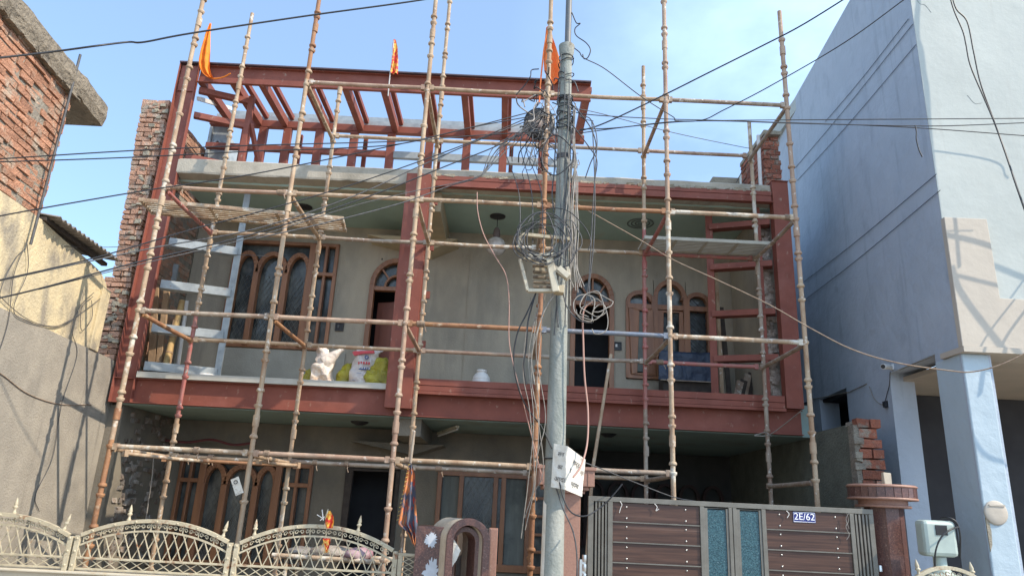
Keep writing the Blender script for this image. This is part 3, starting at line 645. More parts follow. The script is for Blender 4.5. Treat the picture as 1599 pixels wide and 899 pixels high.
mb=MB(); mb.box(-1.20,3.69,9.40,9.49,3.20,3.285); mb.box(-1.20,3.69,9.405,9.49,3.125,3.195); mb.box(-1.195,3.695,9.388,9.462,3.08,3.12); mb.build('lower_channel',red,sf,.003)
mb=MB(); mb.box(3.70,3.93,9.38,9.53,3.125,6.41); mb.box(3.694,3.936,9.36,9.529,6.41,6.42); mb.build('end_post',red,sf,.004)
mb=MB(); mb.box(3.50,3.56,9.55,9.64,3.21,6.06); mb.build('inner_post',red,sf,.003)
# angled ladder frames
def ladder(a,b,zs,mat,wd,ptop,postw,ext=.0):
    a=Vector(a); b=Vector(b)
    MB().beam((b.x,b.y,3.215),(b.x,b.y,ptop),.07,postw,(b.x-a.x,b.y-a.y,0)).build('ladder_post',mat,sf,.003)
    for z in zs: MB().beam((a.x,a.y,z),(b.x,b.y,z),.15,wd,(0,0,1)).build('ladder_rung',mat,sf,.003)
zl=[(at(308,y,9.8).z) for y in (388,453,520,579)]
ladder((-4.93,9.62),(-4.05,9.90),zl,primer,.12,6.07,.09)
zr=[(at(1170,y,9.75).z) for y in (316,355,418,491,561)]
ladder((3.70,9.56),(2.90,9.86),zr,red,.085,6.07,.10)
# pergola
YR=10.8; YS=9.545
rx=[-4.90,-4.41,-3.97,-3.28,-2.69,-2.10,-1.48,-.87,-.25,.98]
for x in rx:
    MB().box(x-.05,x+.05,YS,YR-.055,7.67,7.80).build('rafter',red,sf,.003)
    if x>-4.6: MB().box(x+.03,x+.10,YS+.01,YR+.12,7.865,7.945).build('purlin',red,sf,.003)
MB().box(-5.25,1.10,YR-.05,YR+.05,7.66,7.78).build('rear_beam',red,sf,.003)
px_=[-4.62,-4.33,-3.92,-3.38,-2.79,-2.16,-1.51,-.88,-.26,.40]
for x in px_: MB().box(x-.065,x+.065,YR-.045,YR+.045,6.36,7.655).build('rear_post',red,sf,.003)
for x in px_[::2]: MB().box(x+.10,x+.17,YR+.25,YR+.31,6.36,7.7).build('rear_post',red,sf,.003)
MB().box(-5.25,-2.20,YR-.04,YR+.04,7.22,7.32).build('rear_rail',red,sf,.003)
MB().box(-2.18,1.0,YR-.04,YR+.04,7.20,7.32).build('rear_rail',primer,sf,.003)
MB().box(-5.2,1.1,YR+.055,YR+.12,7.80,7.92).build('grey_channel',primer,sf,.003)
MB().box(-5.2,1.1,YR+.22,YR+.30,7.99,8.09).build('grey_channel',primer,sf,.003)
p=at(396,142,9.85); X=p.x
MB().box(X-.04,X+.04,9.81,9.89,6.36,7.66).build('stub_post',red,sf,.003)
MB().beam((-4.94,9.60,7.58),(X-.05,9.85,7.58),.08,.09).build('short_brace',red,sf,.003)
MB().beam((-4.94,9.60,7.15),(X-.05,9.85,7.15),.08,.09).build('short_brace',red,sf,.003)
MB().beam((X+.04,9.86,7.20),(X+.22,10.2,6.42),.06,.06).build('slanting_brace',red,sf,.003)
MB().beam((-4.94,9.60,6.44),(-4.2,9.9,6.44),.10,.10).build('short_brace',red,sf,.003)
mb=MB(); mb.box(-5.28,-4.98,10.95,11.05,6.36,7.9); mb.box(-5.30,-5.25,10.9,12.2,6.36,7.9)
for z in (6.5,6.9,7.3): mb.beam((-5.26,10.92,z),(-5.12,10.92,z+.15),.03,.05,(0,1,0)); mb.beam((-5.12,10.92,z+.15),(-5.0,10.92,z),.03,.05,(0,1,0))
mb.build('grey_side_panel',primer,sf,.003)
MB().beam((-4.93,9.62,7.45),(-4.93,10.72,7.95),.06,.06).build('pale_strut',pl_white,sf)
# ------------------------------------------------------------ scaffolding
random.seed(31)
sc=thing('scaffolding',(-.4,8.5,0),'rusty tube scaffolding with ring couplers standing in front of the house','scaffolding')
XS=[-4.19,-2.69,-1.18,.33,1.81,3.33]; YO,YI=7.8,9.25; LV={'D':2.13,'C':3.63,'B':5.15,'A':6.67}
mo_=[[(2.2,'rust'),(6.2,'pale'),(99,'tan')],[(1.9,'tan'),(6.7,'tan'),(99,'rust')],[(3.9,'pink'),(99,'tan')],[(6.0,'rust'),(99,'tan')],[(5.3,'pale'),(99,'pink')],[(4.4,'tan'),(99,'pink')]]
mi_=[[(2.6,'tan'),(4.0,'red'),(99,'tan')],[(2.0,'pale'),(99,'tan')],'tan',[(5.4,'rust'),(99,'tan')],[(3.0,'grey'),(5.5,'red'),(99,'tan')],[(5.2,'grey'),(99,'pale')]]
otop=[9.6,9.6,9.6,9.6,9.6,at(1220,18,YO).z]
itop=[at(370,20,YI).z,at(525,140,YI).z,9.9,at(845,107,YI).z,at(1006,104,YI).z,at(1165,190,YI).z]
def ring(mb,x,y,z,r=.0425,h=.030,fl=True):
    mb.lathe((x,y,z),[(.034,-h*.6),(r,-h*.45),(r*1.03,h*.1),(r*.82,h*.7),(.034,h*.75)] if fl else [(.034,-h*.7),(r*.82,-h*.6),(r*1.03,0),(r,h*.5),(.034,h*.6)],14)
def standard(x,y,zt,m):
    segs=m if isinstance(m,list) else [(zt,m)]; mb=MB(); bend=[(x+random.uniform(-.008,.008),y+random.uniform(-.008,.008),z) for z in (0.0,zt*.33,zt*.66,zt)]
    k=0; z=.13; lo=0.0; cur=list(segs)
    bp=smooth_path(bend,4)
    def onp(z):
        for a,b in zip(bp[:-1],bp[1:]):
            if a.z<=z<=b.z: return a.lerp(b,(z-a.z)/max(1e-6,b.z-a.z))
        return bp[-1]
    def flush():
        nonlocal mb,lo
        hi=min(cur[0][0],zt); mb.tube([onp(lo+(hi-lo)*i/6) for i in range(7)],.027,12); mb.build('standard',tubes[cur[0][1]],sc); mb=MB(); lo=hi; cur.pop(0)
    while z<zt-.24:
        if z>cur[0][0]: flush()
        ring(mb,x,y,z,fl=False)
        if random.random()<.9: ring(mb,x,y,z+random.choice((.075,.10,.17,.19)))
        if k%5==4: mb.tube([(x,y,z+.28),(x,y,z+.40)],.0355,12)
        z+=.5; k+=1
    flush()
for x,z,m in zip(XS,otop,mo_): standard(x,YO,z,m)
for i,(x,z,m) in enumerate(zip(XS,itop,mi_)): standard(x+(.04 if i==5 else .0 if i!=3 else .05),YI,z,m)
def rod(a,b,m,name,r=.0265):
    a=Vector(a); b=Vector(b); d=(b-a).normalized(); mid=(a+b)/2+Vector((0,0,random.uniform(-.012,.004)))
    mb=MB().tube(smooth_path([a+d*.03,mid,b-d*.03],4),r,10)
    for p in (a+d*.055,b-d*.055): mb.beam(p-d*.025,p+d*.025,.05,.068)
    return mb.build(name,tubes[m],sc)
led={'A':(1,5,['pink','tan','tan','grey']),'B':(0,5,['pink','tan','tan','rust','pale']),'C':(0,5,['grey','pink','rust','blue','pale']),'D':(0,4,['pale','pink','tan','grey'])}
ledi={'A':(1,5,['tan','tan','grey','pink']),'B':(0,5,['tan','grey','pale','tan','red']),'C':(0,5,['tan','tan','pink','grey','red']),'D':(0,4,['tan','grey','grey','tan'])}
for yy,dct in ((YO,led),(YI,ledi)):
    for k,(a,b,ms) in dct.items():
        for i in range(a,b): rod((XS[i],yy,LV[k]+(.06 if (k=='A' and yy==YI) else 0)),(XS[i+1],yy,LV[k]+(.06 if (k=='A' and yy==YI) else 0)),ms[i-a],'ledger')
tm={('B',0):'red',('C',0):'rust',('B',4):'red',('B',2):'tan',('C',1):'rust',('C',2):'pink',('A',4):'pink'}
for k in LV:
    for i in range(1 if k=='A' else 0,6):
        rod((XS[i],YO,LV[k]-.02),(XS[i],YI,LV[k]-.02),tm.get((k,i),'tan' if i<3 else 'grey'),'transom')
rod(tuple(at(655,640,9.0)),tuple(at(640,745,9.0)),'tan','brace') if False else None
# loose lashed bars on the lowest lift
for a,b,m in (((190,700,8.0),(330,712,9.1),'pale'),((250,712,8.9),(470,716,9.2),'rust'),((400,712,8.3),(470,722,9.0),'tan')):
    A=at(*a); B=at(*b); A.z=B.z=2.075; rod(A,B,m,'loose_bar',.02)
mb=MB(); random.seed(77)
for (x,y,z) in ((-4.02,YI,2.13),(-3.72,YI,2.13),(-3.30,YO,2.13),(-2.55,YO,2.13),(-2.40,YI,2.13),(-2.0,YI,2.13),(-1.05,YO,2.13),(-.85,YI,2.13),(-2.84,YO,5.15),(-1.05,YO,3.63),(.45,YO,5.15),(3.2,YO,5.15),(1.95,YI,3.63),(-4.05,YO,5.15)):
    n=random.randint(4,8); P_=[]
    for k in range(n*9):
        t=k*2*math.pi/9; P_.append((x+k*.0013,y+.034*math.cos(t),z+.034*math.sin(t)))
    P_+= [(x+n*.012,y-.05,z-.05),(x+n*.012+.02,y-.055,z-.10)]
    mb.tube(P_,.0055,4)
mb.build('rope_lashing',rope_m,sc)

# walk boards
def board(name,a,b,wd,nslat,mat,label,cross=5,zt=0,round_=False):
    a=Vector(a); b=Vector(b); d=(b-a).normalized(); q=Vector((0,0,1)).cross(d).normalized(); L_=(b-a).length
    t=thing(name,a,label,'walk board','steel walk boards on the scaffolding')
    mb=MB()
    for i in range(nslat):
        o=q*(wd*(i/(nslat-1)-.5)); mb.beam(a+o,b+o,wd/nslat*.66,.022)
    mb.build('slats',mat,t,.002)
    mb=MB()
    for i in range(cross):
        p=a+d*(L_*(.01+.98*i/(cross-1))); mb.beam(p-q*wd*.53+Vector((0,0,-.014)),p+q*wd*.53+Vector((0,0,-.014)),.035,.016,(0,0,1))
    for sgn in (-1,1): mb.beam(a+q*wd*.53*sgn,b+q*wd*.53*sgn,.012,.045)
    mb.build('edge_frame',mat,t,.002)
    return t
p1=at(228,330,8.6); p2=at(538,360,8.85)
pb=tubes['pale']
board('walk_board',(p1.x,8.55,5.20),(p2.x,8.85,5.20),.42,7,pb,'pale slatted steel walk board on the upper left of the scaffolding',4)
board('walk_board',(1.72,9.02,5.205),(3.40,9.02,5.205),.44,9,M('bamboo_grey',(.48,.45,.37),(.34,.31,.25),8,(.1),(.7),rough=.8),'greyish slatted walk board on the right side of the scaffolding under the ceiling',5)

# pole leaning on the fascia
a=at(954,553,9.3); b=at(925,735,9.0)
mb=MB().tube([a,b,Vector((b.x-.12,8.9,0.12))],.022,8); tag(mb.build('bamboo_pole',tubes['tan']),'thin brownish pole standing beside the gate pillar up to the upper floor','pole')

# ------------------------------------------------------------ utility pole
PX,PY=.445,6.3
up=thing('utility_pole',(PX,PY,0),'grey concrete electricity pole wrapped in tangled cables in front of the house','utility pole')
def prad(z): return .103-.0075*z
mb=MB().tube([(PX,PY,z) for z in [0,.5,1,1.5,2,2.6,3,3.5,4,4.5,5,5.5,6,6.18]],[prad(z) for z in [0,.5,1,1.5,2,2.6,3,3.5,4,4.5,5,5.5,6,6.18]],26)
mb.tube([(PX,PY,6.16),(PX,PY,6.20),(PX,PY,6.285)],[.064,.075,.083],26)
mb.build('concrete_shaft',concrete_pole,up)
MB().tube([(PX+.01,PY,6.28),(PX+.012,PY,7.6)],.033,16).build('top_pipe',poleiron,up)
MB().tube([(PX+.011,PY,7.0),(PX+.011,PY,7.6)],.042,16).build('pipe_sleeve',poleiron,up)
for z,t_ in ((5.62,'grey_cable'),(4.98,'x')): MB().tube([(PX,PY,z),(PX,PY,z+.05)],prad(z)+.006,22).build('steel_band',wire_g,up)
mb=MB(); mb.lathe((PX,PY,4.12),[(prad(4.1)+.008,-.03),(prad(4.1)+.008,.03)],22)
mb.beam((PX-.38,PY-.1,4.14),(PX+.1,PY-.08,4.12),.04,.03); mb.beam((PX-.38,PY-.1,4.14),(PX-.40,PY-.1,4.0),.03,.03); mb.build('cross_arm',fencepaint,up)
mb=MB()
for z0_,z1_,a0_,a1_ in ((1.1,1.78,2.9,3.9),):
    vs=[]
    for i in range(9):
        t=a0_+(a1_-a0_)*i/8
        for z in (z0_,z1_-.04*abs(i-4)/4): r=prad(z)+.003; vs.append((PX+r*math.cos(t),PY+r*math.sin(t),z))
    mb.add(vs,[(2*i,2*i+1,2*i+3,2*i+2) for i in range(8)],True)
mb.build('paint_patch',paper,up)
# thin repair collar and marks
def pline(pts,k=8): return smooth_path([at(x,y,Y) for x,y,Y in pts],k)

# cream junction boxes on the pole
jb=thing('junction_box',(PX-.1,6.1,3.55),'broken cream plastic junction box hanging open on the concrete pole','junction box')
def P(x,y,Y=6.08): return at(x,y,Y)
mb=MB()
for (a,b) in (((812,405),(824,454)),((824,454),(868,454)),((815,403),(862,408)),((826,400),(868,398))): mb.beam(P(*a),P(*b),.03,.05,(0,1,0))
mb.beam(P(840,402,6.2),P(845,452,6.2),.12,.02,(0,1,0)); mb.build('open_frame',creambox,jb,.004)
mb=MB().beam(P(836,400,6.05),P(885,432,5.98),.05,.05,(0,1,0)); mb.beam(P(858,404,6.0),P(868,456,6.0),.065,.05,(0,1,0)); mb.build('hanging_cover',creambox,jb,.006)
mb=MB().beam(P(872,420,6.0),P(888,434,5.98),.05,.08,(0,1,0)); mb.beam(P(886,418,6.1),P(888,432,6.1),.03,.06); mb.build('latch',creambox,jb,.004)
MB().box(P(873,455).x-.045,P(873,455).x+.035,5.98,6.08,P(873,455).z-.035,P(873,455).z+.03,.006).build('small_terminal',M('terminal_tan',(.42,.34,.22),rough=.6),jb,.004)
mb=MB()
for y in (415,424,432,440,447): mb.beam(P(832,y,6.16),P(862,y+2,6.16),.02,.018)
mb.build('fuse_strips',M('fuse_brown',(.12,.085,.06),(.25,.20,.14),20),jb)
db=thing('loudspeaker_horn',at(847,194,6.6),'round dark meter drum hanging among cables between scaffolding tube and pole','cable drum')
c=at(842,194,7.95); db.location=c
MB().lathe(c,[(.10,-.03),(.10,-.07),(.195,-.065),(.20,.05),(.12,.055),(.05,.05)],26,'y').build('drum',wire_m,db)
db.name='cable_drum'; db['label']='round dark cable drum hanging between the rusty tube and the pole top'
MB().lathe(c+Vector((.0,-.02,-.0)),[(.095,.01),(.09,-.02),(.03,-.03)],18,'y').build('hub',M('dull_pink',(.30,.20,.17),(.42,.36,.3),14),db)

# ------------------------------------------------------------ cables
def cable(pts,r,mat,label,name='cable',cat='cable',group=None,k=8,n=6):
    mb=MB()
    if group: r*=.82
    if isinstance(pts[0],list):
        for q in pts: mb.tube(pline(q,k),r,n)
    else: mb.tube(pline(pts,k),r,n)
    return tag(mb.build(name,mat),label,cat,group)
OG='overhead cables'
N_='overhead_cable'
cable([(-60,97,4.4),(75,82,4.7),(150,72,4.8),(200,66,5),(225,66,5),(300,52,5.1),(480,25,5.4),(660,0,5.7),(800,-25,6)],.0095,wire_m,'thick black cable crossing the sky at the upper left',N_,'overhead cable',OG)
cable([(-60,252,4.6),(212,235,5.0),(400,227,5.3),(617,221,5.7),(725,213,6),(850,205,6.25)],.006,wire_m,'upper of two nearly level black cables from the left edge to the pole',N_,'overhead cable',OG)
cable([(-60,255,4.7),(200,246,5.1),(400,236,5.4),(520,232,5.6),(630,224,5.8),(732,200,6),(850,178,6.25)],.006,wire_m,'lower of two nearly level black cables that climbs to the pole top',N_,'overhead cable',OG)
cable([(-60,349,4.6),(55,327,4.8),(230,297,5.1),(400,271,5.4),(625,225,5.8),(732,200,6),(840,172,6.25)],.0065,wire_m,'black cable rising from mid left across the left platform corner',N_,'overhead cable',OG)
cable([(-60,452,4.5),(0,437,4.6),(150,402,4.9),(300,358,5.2),(400,332,5.4),(560,285,5.7),(725,226,6),(838,178,6.25)],.0065,wire_m,'black cable rising over the brick wall end and the left balcony ceiling',N_,'overhead cable',OG)
cable([(-60,450,4.6),(0,438,4.7),(120,412,4.9),(250,385,5.2),(400,357,5.4),(550,307,5.7),(650,262,5.9),(738,223,6.05),(838,183,6.25)],.0065,wire_g,'grey black cable running just below its twin over the left balcony',N_,'overhead cable',OG)
cable([(-60,478,4.3),(0,465,4.5),(67,449,4.6),(212,410,4.9),(400,364,5.3),(575,307,5.7),(700,258,5.95),(782,225,6.1),(842,190,6.25)],.0075,wire_m,'lowest thick black cable from the left edge up to the pole',N_,'overhead cable',OG)
cable([(60,452,4.6),(212,414,4.9),(400,369,5.3),(550,322,5.6),(640,300,5.8),(750,274,6.05),(782,232,6.15),(835,196,6.25)],.0045,wire_g,'pale cable that kinks upward at a knot left of the pole',N_,'overhead cable',OG)
cable([(400,372,5.3),(500,350,5.5),(620,319,5.75),(700,291,5.95),(751,274,6.06),(775,236,6.15),(830,190,6.25)],.0065,wire_g,'grey cable joining the knot below the pale cable',N_,'overhead cable',OG)
cable([(38,378,7.05),(95,384,7.6),(160,386,8.3),(250,384,8.6),(330,395,8.9),(420,400,9.1)],.0055,wire_g,'thin cable from the conduit bracket over the corrugated roof',N_,'overhead cable',OG)
cable([(895,74,6.28),(905,82,6.3),(912,91,6.3),(945,108,6.4),(1000,150,6.6),(1050,182,6.8),(1062,189,6.9),(1150,188,6.9),(1300,187,6.9),(1599,185,6.8),(1680,184,6.7)],.0065,wire_m,'black cable dropping from the pole cap and levelling out to the right edge',N_,'overhead cable',OG)
cable([(900,206,6.28),(945,192,6.3),(1040,147,6.2),(1100,117,6.0),(1190,72,5.8),(1255,38,5.6),(1345,-18,5.4)],.0085,wire_m,'thick black cable climbing from the pole to the upper right sky',N_,'overhead cable',OG)
cable([(890,174,6.28),(930,180,6.3),(1040,186,6.5),(1150,189,6.6),(1400,198,6.6),(1599,212,6.5),(1680,217,6.5)],.006,wire_m,'lowest level black cable from the pole to the right edge',N_,'overhead cable',OG)
cable([(905,202,6.28),(960,200,6.3),(1040,191,6.4),(1095,188,6.4),(1130,172,6.3),(1200,136,6.1),(1320,66,5.8),(1425,-10,5.5)],.0065,wire_m,'black cable that runs level then climbs across the blue wall top',N_,'overhead cable',OG)
cable([(905,208,6.3),(1000,196,6.4),(1100,189,6.5),(1250,193,6.55),(1450,197,6.5),(1599,192,6.4),(1680,190,6.4)],.006,wire_m,'middle level black cable carrying a short dangling end',N_,'overhead cable',OG)
cable([(900,170,6.3),(940,178,6.5),(1050,207,7.2),(1150,228,8.2),(1172,232,9.2)],.005,wire_g,'thin cable from the pole to the top right scaffolding tube',N_,'overhead cable',OG)
cable([(1177,236,9.2),(1160,265,9.6),(1150,285,9.9)],.006,wire_g,'short dark line slanting below the top right scaffolding corner')
cable([(1429,196,6.5),(1431,206,6.5),(1431,218,6.5),(1435,234,6.5),(1440,245,6.5)],.007,wire_m,'short black cable end dangling in front of the blue wall')
cable([[(1478,-30,6.72),(1488,12,6.72),(1503,48,6.72),(1508,68,6.72),(1515,102,6.72),(1535,150,6.7),(1552,190,6.7),(1570,240,6.65),(1590,300,6.6),(1615,370,6.6)],
       [(1482,-30,6.72),(1492,12,6.72),(1510,34,6.72),(1520,80,6.72),(1531,130,6.72),(1552,188,6.7),(1572,244,6.65),(1593,306,6.6),(1618,372,6.6)]],.0075,wire_m,'pair of black cables hanging down in front of the pale wall at the upper right')
cable([(893,310,7.8),(910,324,7.8),(1000,375,7.8),(1050,405,7.7),(1120,437,7.5),(1200,475,7.3),(1265,512,7.0),(1330,545,6.8),(1400,566,6.7),(1480,578,6.65),(1520,580,6.6),(1570,566,6.5),(1640,530,6.4)],.0062,rope_m,'long pinkish twine sagging from the pole to the right edge','twine','twine')
cable([(893,715,6.35),(930,728,6.5),(990,752,7.0),(1050,775,7.2),(1090,783,7.1)],.005,wire_g,'thin line from the pole sign down to the gate top','cord','cord')
cable([[(1178,680,9.2),(1200,679,9.1),(1225,662,8.9),(1250,642,8.6)],[(1178,679,9.2),(1195,675,9.2),(1205,681,9.1)]],.006,wire_w,'pale string tied round the lower right scaffolding tube','string','string')
# cables by the pole
cable([[(924,190,6.2),(926,215,6.2),(929,300,6.2),(927,380,6.2),(920,450,6.2),(925,475,6.2)],[(905,182,6.2),(922,186,6.2),(932,215,6.2),(930,260,6.2),(926,320,6.2),(922,400,6.2),(918,450,6.2),(912,478,6.2)]],.0055,wire_g,'pair of grey cables dropping right of the pole to the pale coil')
cable([(890,160,6.2),(910,182,6.2),(925,205,6.2),(931,232,6.2),(922,255,6.2),(914,278,6.2)],.006,wire_m,'black cable end curling in the sky right of the pole')
cable([(890,190,6.2),(905,210,6.2),(920,230,6.2),(932,250,6.2),(929,280,6.2)],.0055,wire_m,'short black cable slanting down from the pole tangle')
cable([(893,20,6.28),(900,36,6.28),(906,37,6.28),(898,45,6.28),(900,56,6.28),(915,67,6.28),(922,78,6.28),(918,90,6.28),(912,92,6.28),(910,85,6.28)],.006,wire_m,'loose black cable looping off the steel pipe on the pole top')
cable([(925,470,6.15),(911,487,6.15),(911,540,6.15),(913,590,6.15),(918,640,6.15),(917,690,6.1),(908,725,6.0),(895,745,5.95)],.0085,wire_p,'thick pinkish cable hanging from the coil to the paper sign')
cable([(872,745,6.1),(880,778,6.0),(893,800,5.95),(915,805,5.95),(940,790,6.0),(958,772,6.0),(972,755,6.0)],.0065,wire_m,'black cable end curving up over the left of the gate')
cable([(868,760,6.15),(880,795,6.1),(895,830,6.1),(901,870,6.1),(900,920,6.1)],.006,wire_g,'thin cable drooping past the terracotta pillar')
cable([(745,300,6.1),(746,330,6.1),(755,365,6.1),(772,398,6.1),(790,430,6.1),(795,470,6.1),(795,530,6.1),(803,575,6.1),(815,620,6.15),(830,680,6.2),(850,760,6.2)],.0042,wire_p,'thin cable hanging from the knot past the glass globe lamp')
cable([[(838,455,6.1),(822,490,6.1),(808,520,6.1),(802,560,6.1),(808,600,6.1),(822,635,6.15),(845,665,6.2),(862,700,6.2)],[(836,460,6.1),(825,500,6.1),(822,540,6.1),(818,570,6.1),(822,600,6.1)]],.0065,wire_m,'black cable bowing out left of the pole below the junction box')
random.seed(17); q=[]
for i in range(5):
    x0=random.uniform(815,842); x1=x0+random.uniform(-22,18); x2=x1+random.uniform(-14,10)
    q.append([(x0+12,random.uniform(455,520),6.15),(x0,random.uniform(545,585),6.12),(x1,random.uniform(620,660),6.12),(x2,random.uniform(700,750),6.15),(x2+random.uniform(-18,-2),random.uniform(770,840),6.2)])
cable(q,.0036,wire_w,'bundle of thin pale wires hanging left of the pole','wire_bundle','wire')
cable([(878,452,6.05),(886,480,6.05),(905,500,6.05),(925,504,6.05)],.006,wire_g,'grey cable from the small terminal to the pale coil')
cable([(872,455,6.05),(860,468,6.05),(848,490,6.05),(838,520,6.05),(830,560,6.1),(835,600,6.1)],.0055,wire_w,'pale cable slanting down left from the small terminal')
q=[]
for k in range(4):
    x=random.uniform(815,838); q.append([(840+random.uniform(-6,6),175+10*k,6.3),(800-8*k,225,6.2),(752,274,6.06)])
for x in (800,820,835): q.append([(x,160+random.uniform(0,60),6.5),(x-8+random.uniform(-8,8),230,6.5),(x+10,300,6.4),(x+12,380,6.2)])
cable(q,.0045,wire_g,'thin grey wires fanning out between the knot and the rusty tube','wire_bundle','wire')
# wires running down and around the shaft
random.seed(9); mb=MB()
for i in range(5):
    a0=random.uniform(-2.9,.2); z0=random.uniform(5.3,6.2); z1=random.uniform(3.0,4.9); P_=[]
    n=9
    for k in range(n):
        z=z0+(z1-z0)*k/(n-1); a0+=random.uniform(-.28,.28); r=prad(z)+.012+random.uniform(0,.03); P_.append((PX+r*math.cos(a0),PY+r*math.sin(a0),z))
    mb.tube(smooth_path(P_,5),random.choice((.005,.006,.007)),5)
mb.build('clinging_cables',wire_g,up)
mb=MB()
for i in range(5):
    a0=random.uniform(-.8,.1); z0=random.uniform(5.0,5.6); z1=random.uniform(3.2,4.2); P_=[]
    for k in range(8):
        z=z0+(z1-z0)*k/7; a0+=random.uniform(-.2,.2); r=prad(z)+.02+random.uniform(0,.05); P_.append((PX+r*math.cos(a0),PY+r*math.sin(a0)*.9,z))
    mb.tube(smooth_path(P_,5),random.choice((.005,.007)),5)
mb.build('pale_clinging_wires',wire_w,up)
mb=MB()
for i in range(8):
    z=random.choice((5.35,5.5,5.62,5.9,6.1,5.42)); P_=[]; ph=random.uniform(0,6)
    for k in range(26):
        t=ph+k*.5; r=prad(z)+.012+.012*random.random(); P_.append((PX+r*math.cos(t),PY+r*math.sin(t),z+.05*math.sin(k*.35)+random.uniform(-.01,.01)))
    mb.tube(smooth_path(P_,3),.0055,5)
mb.build('cable_wrapping',wire_m,up)
# tangle between the pole and the rusty tube
random.seed(23); mb=MB(); mb2=MB(); mb3=MB()
for i in range(56):
    c=at(random.gauss(848,13),random.gauss(190,34),random.uniform(6.25,7.5)); P_=[]; v=Vector((random.uniform(-.08,.08),random.uniform(-.12,.12),random.uniform(-.16,.05)))
    for k in range(5):
        P_.append(c.copy()); c+=v*.8+Vector((random.uniform(-.07,.07),random.uniform(-.07,.07),random.uniform(-.09,.05)))
    random.choice((mb,mb2,mb3)).tube(smooth_path(P_,5),random.choice((.004,.005,.007)),5)
tg=thing('cable_tangle',at(848,190,6.8),'dense tangle of old wires between the pole top and the rusty scaffolding tube','cable tangle')
mb.build('dark_strands',wire_m,tg); mb2.build('grey_strands',wire_g,tg); mb3.build('pale_strands',wire_w,tg)
# big coil in front of the pole
def coil(spec,mat,r,label,name='cable_coil'):
    mb=MB()
    for (px,py,Y,rx,rz,turns,jit,tiltd) in spec:
        c=at(px,py,Y); P_=[]; n=int(turns*18); ph=random.uniform(0,6)
        for k in range(n+1):
            t=ph+2*math.pi*turns*k/n; w_=1+jit*math.sin(t*.37+ph)
            P_.append(c+Vector((rx*w_*math.cos(t)*(1+.16*math.sin(t*.5+ph))+.03*math.sin(t*.31+ph)+.035*noise.noise(Vector((t*.9,ph,0))),tiltd*math.sin(t)+.04*math.sin(t*.13+ph),rz*w_*math.sin(t)*(1+.10*math.sin(t+1.2))+.03*math.cos(t*.27+ph)+.035*noise.noise(Vector((t*.8,0,ph)))-.02*(1 if math.sin(t)<0 else 0))))
        mb.tube(smooth_path(P_,2),r,5)
    return tag(mb.build(name,mat),label,'cable coil')
coil([(850,372,6.05,.22,.205,3,.07,.05),(862,368,6.0,.275,.27,1.1,.05,.04),(843,378,6.05,.18,.20,1.6,.1,.05)],wire_m,.0048,'large black cable coil hanging in front of the concrete pole')
coil([(846,376,6.0,.21,.22,3,.09,.05),(838,372,6.0,.13,.2,2,.1,.05),(880,375,6.02,.12,.17,1.2,.1,.03)],wire_g,.0045,'large grey cable coil looped with the black one on the pole')
coil([(918,482,6.05,.105,.12,2,.15,.03),(925,478,6.05,.12,.075,2,.2,.03),(938,502,6.05,.075,.11,1,.02,.02)],wire_w,.005,'pale cable coil hanging right of the pole before the dark doorway')
coil([(866,250,6.1,.14,.2,1,.05,.02)],wire_m,.0065,'single black cable loop round the pole under the tangle')
mb=MB(); random.seed(3)
for i in range(7):
    x=random.uniform(884,900); mb.tube(pline([(x,200+random.uniform(0,60),6.2),(x+random.uniform(-3,10),280,6.2),(x+random.uniform(-8,6),350,6.15),(x+random.uniform(-4,12),410,6.12),(x+random.uniform(-8,14),450+random.uniform(-20,20),6.1)]),.005,5)
tag(mb.build('wire_bundle',wire_w),'bundle of pale wires running down the right side of the pole','wire')

# unseen cables right of the frame, added to cast shadows on the pale house
q1=thing('shadow_cables',(6.2,6.4,5),'bunch of unseen cables past the right edge, added to cast shadows on the pale house','cable')
k_=1.25
for T in ([(4.55,4.30),(4.62,4.0),(4.95,3.45),(5.1,3.2)],[(4.60,3.1),(4.75,3.5),(5.3,4.15),(6.0,5.0)],[(4.8,3.1),(4.95,3.5),(5.4,4.05),(6.2,5.0)],[(4.58,2.95),(4.68,2.65),(4.80,2.5),(5.0,2.45)],[(4.4,4.68),(5.0,4.55),(6.0,4.15)],[(4.4,4.25),(5.0,4.12),(6.0,3.9)],[(4.63,4.3),(4.66,4.9),(4.68,6),(4.74,7.0),(4.70,7.4),(4.80,8.0),(4.9,9.2)],[(4.66,4.9),(4.69,6),(4.73,6.6),(4.71,7.3),(4.85,8.2),(4.93,9.2)]):
    MB().tube(smooth_path([Vector((x,6.93,z))-SUNDIR*k_ for x,z in T]),random.choice((.010,.014)),6).build('shadow_cable',wire_m,q1)
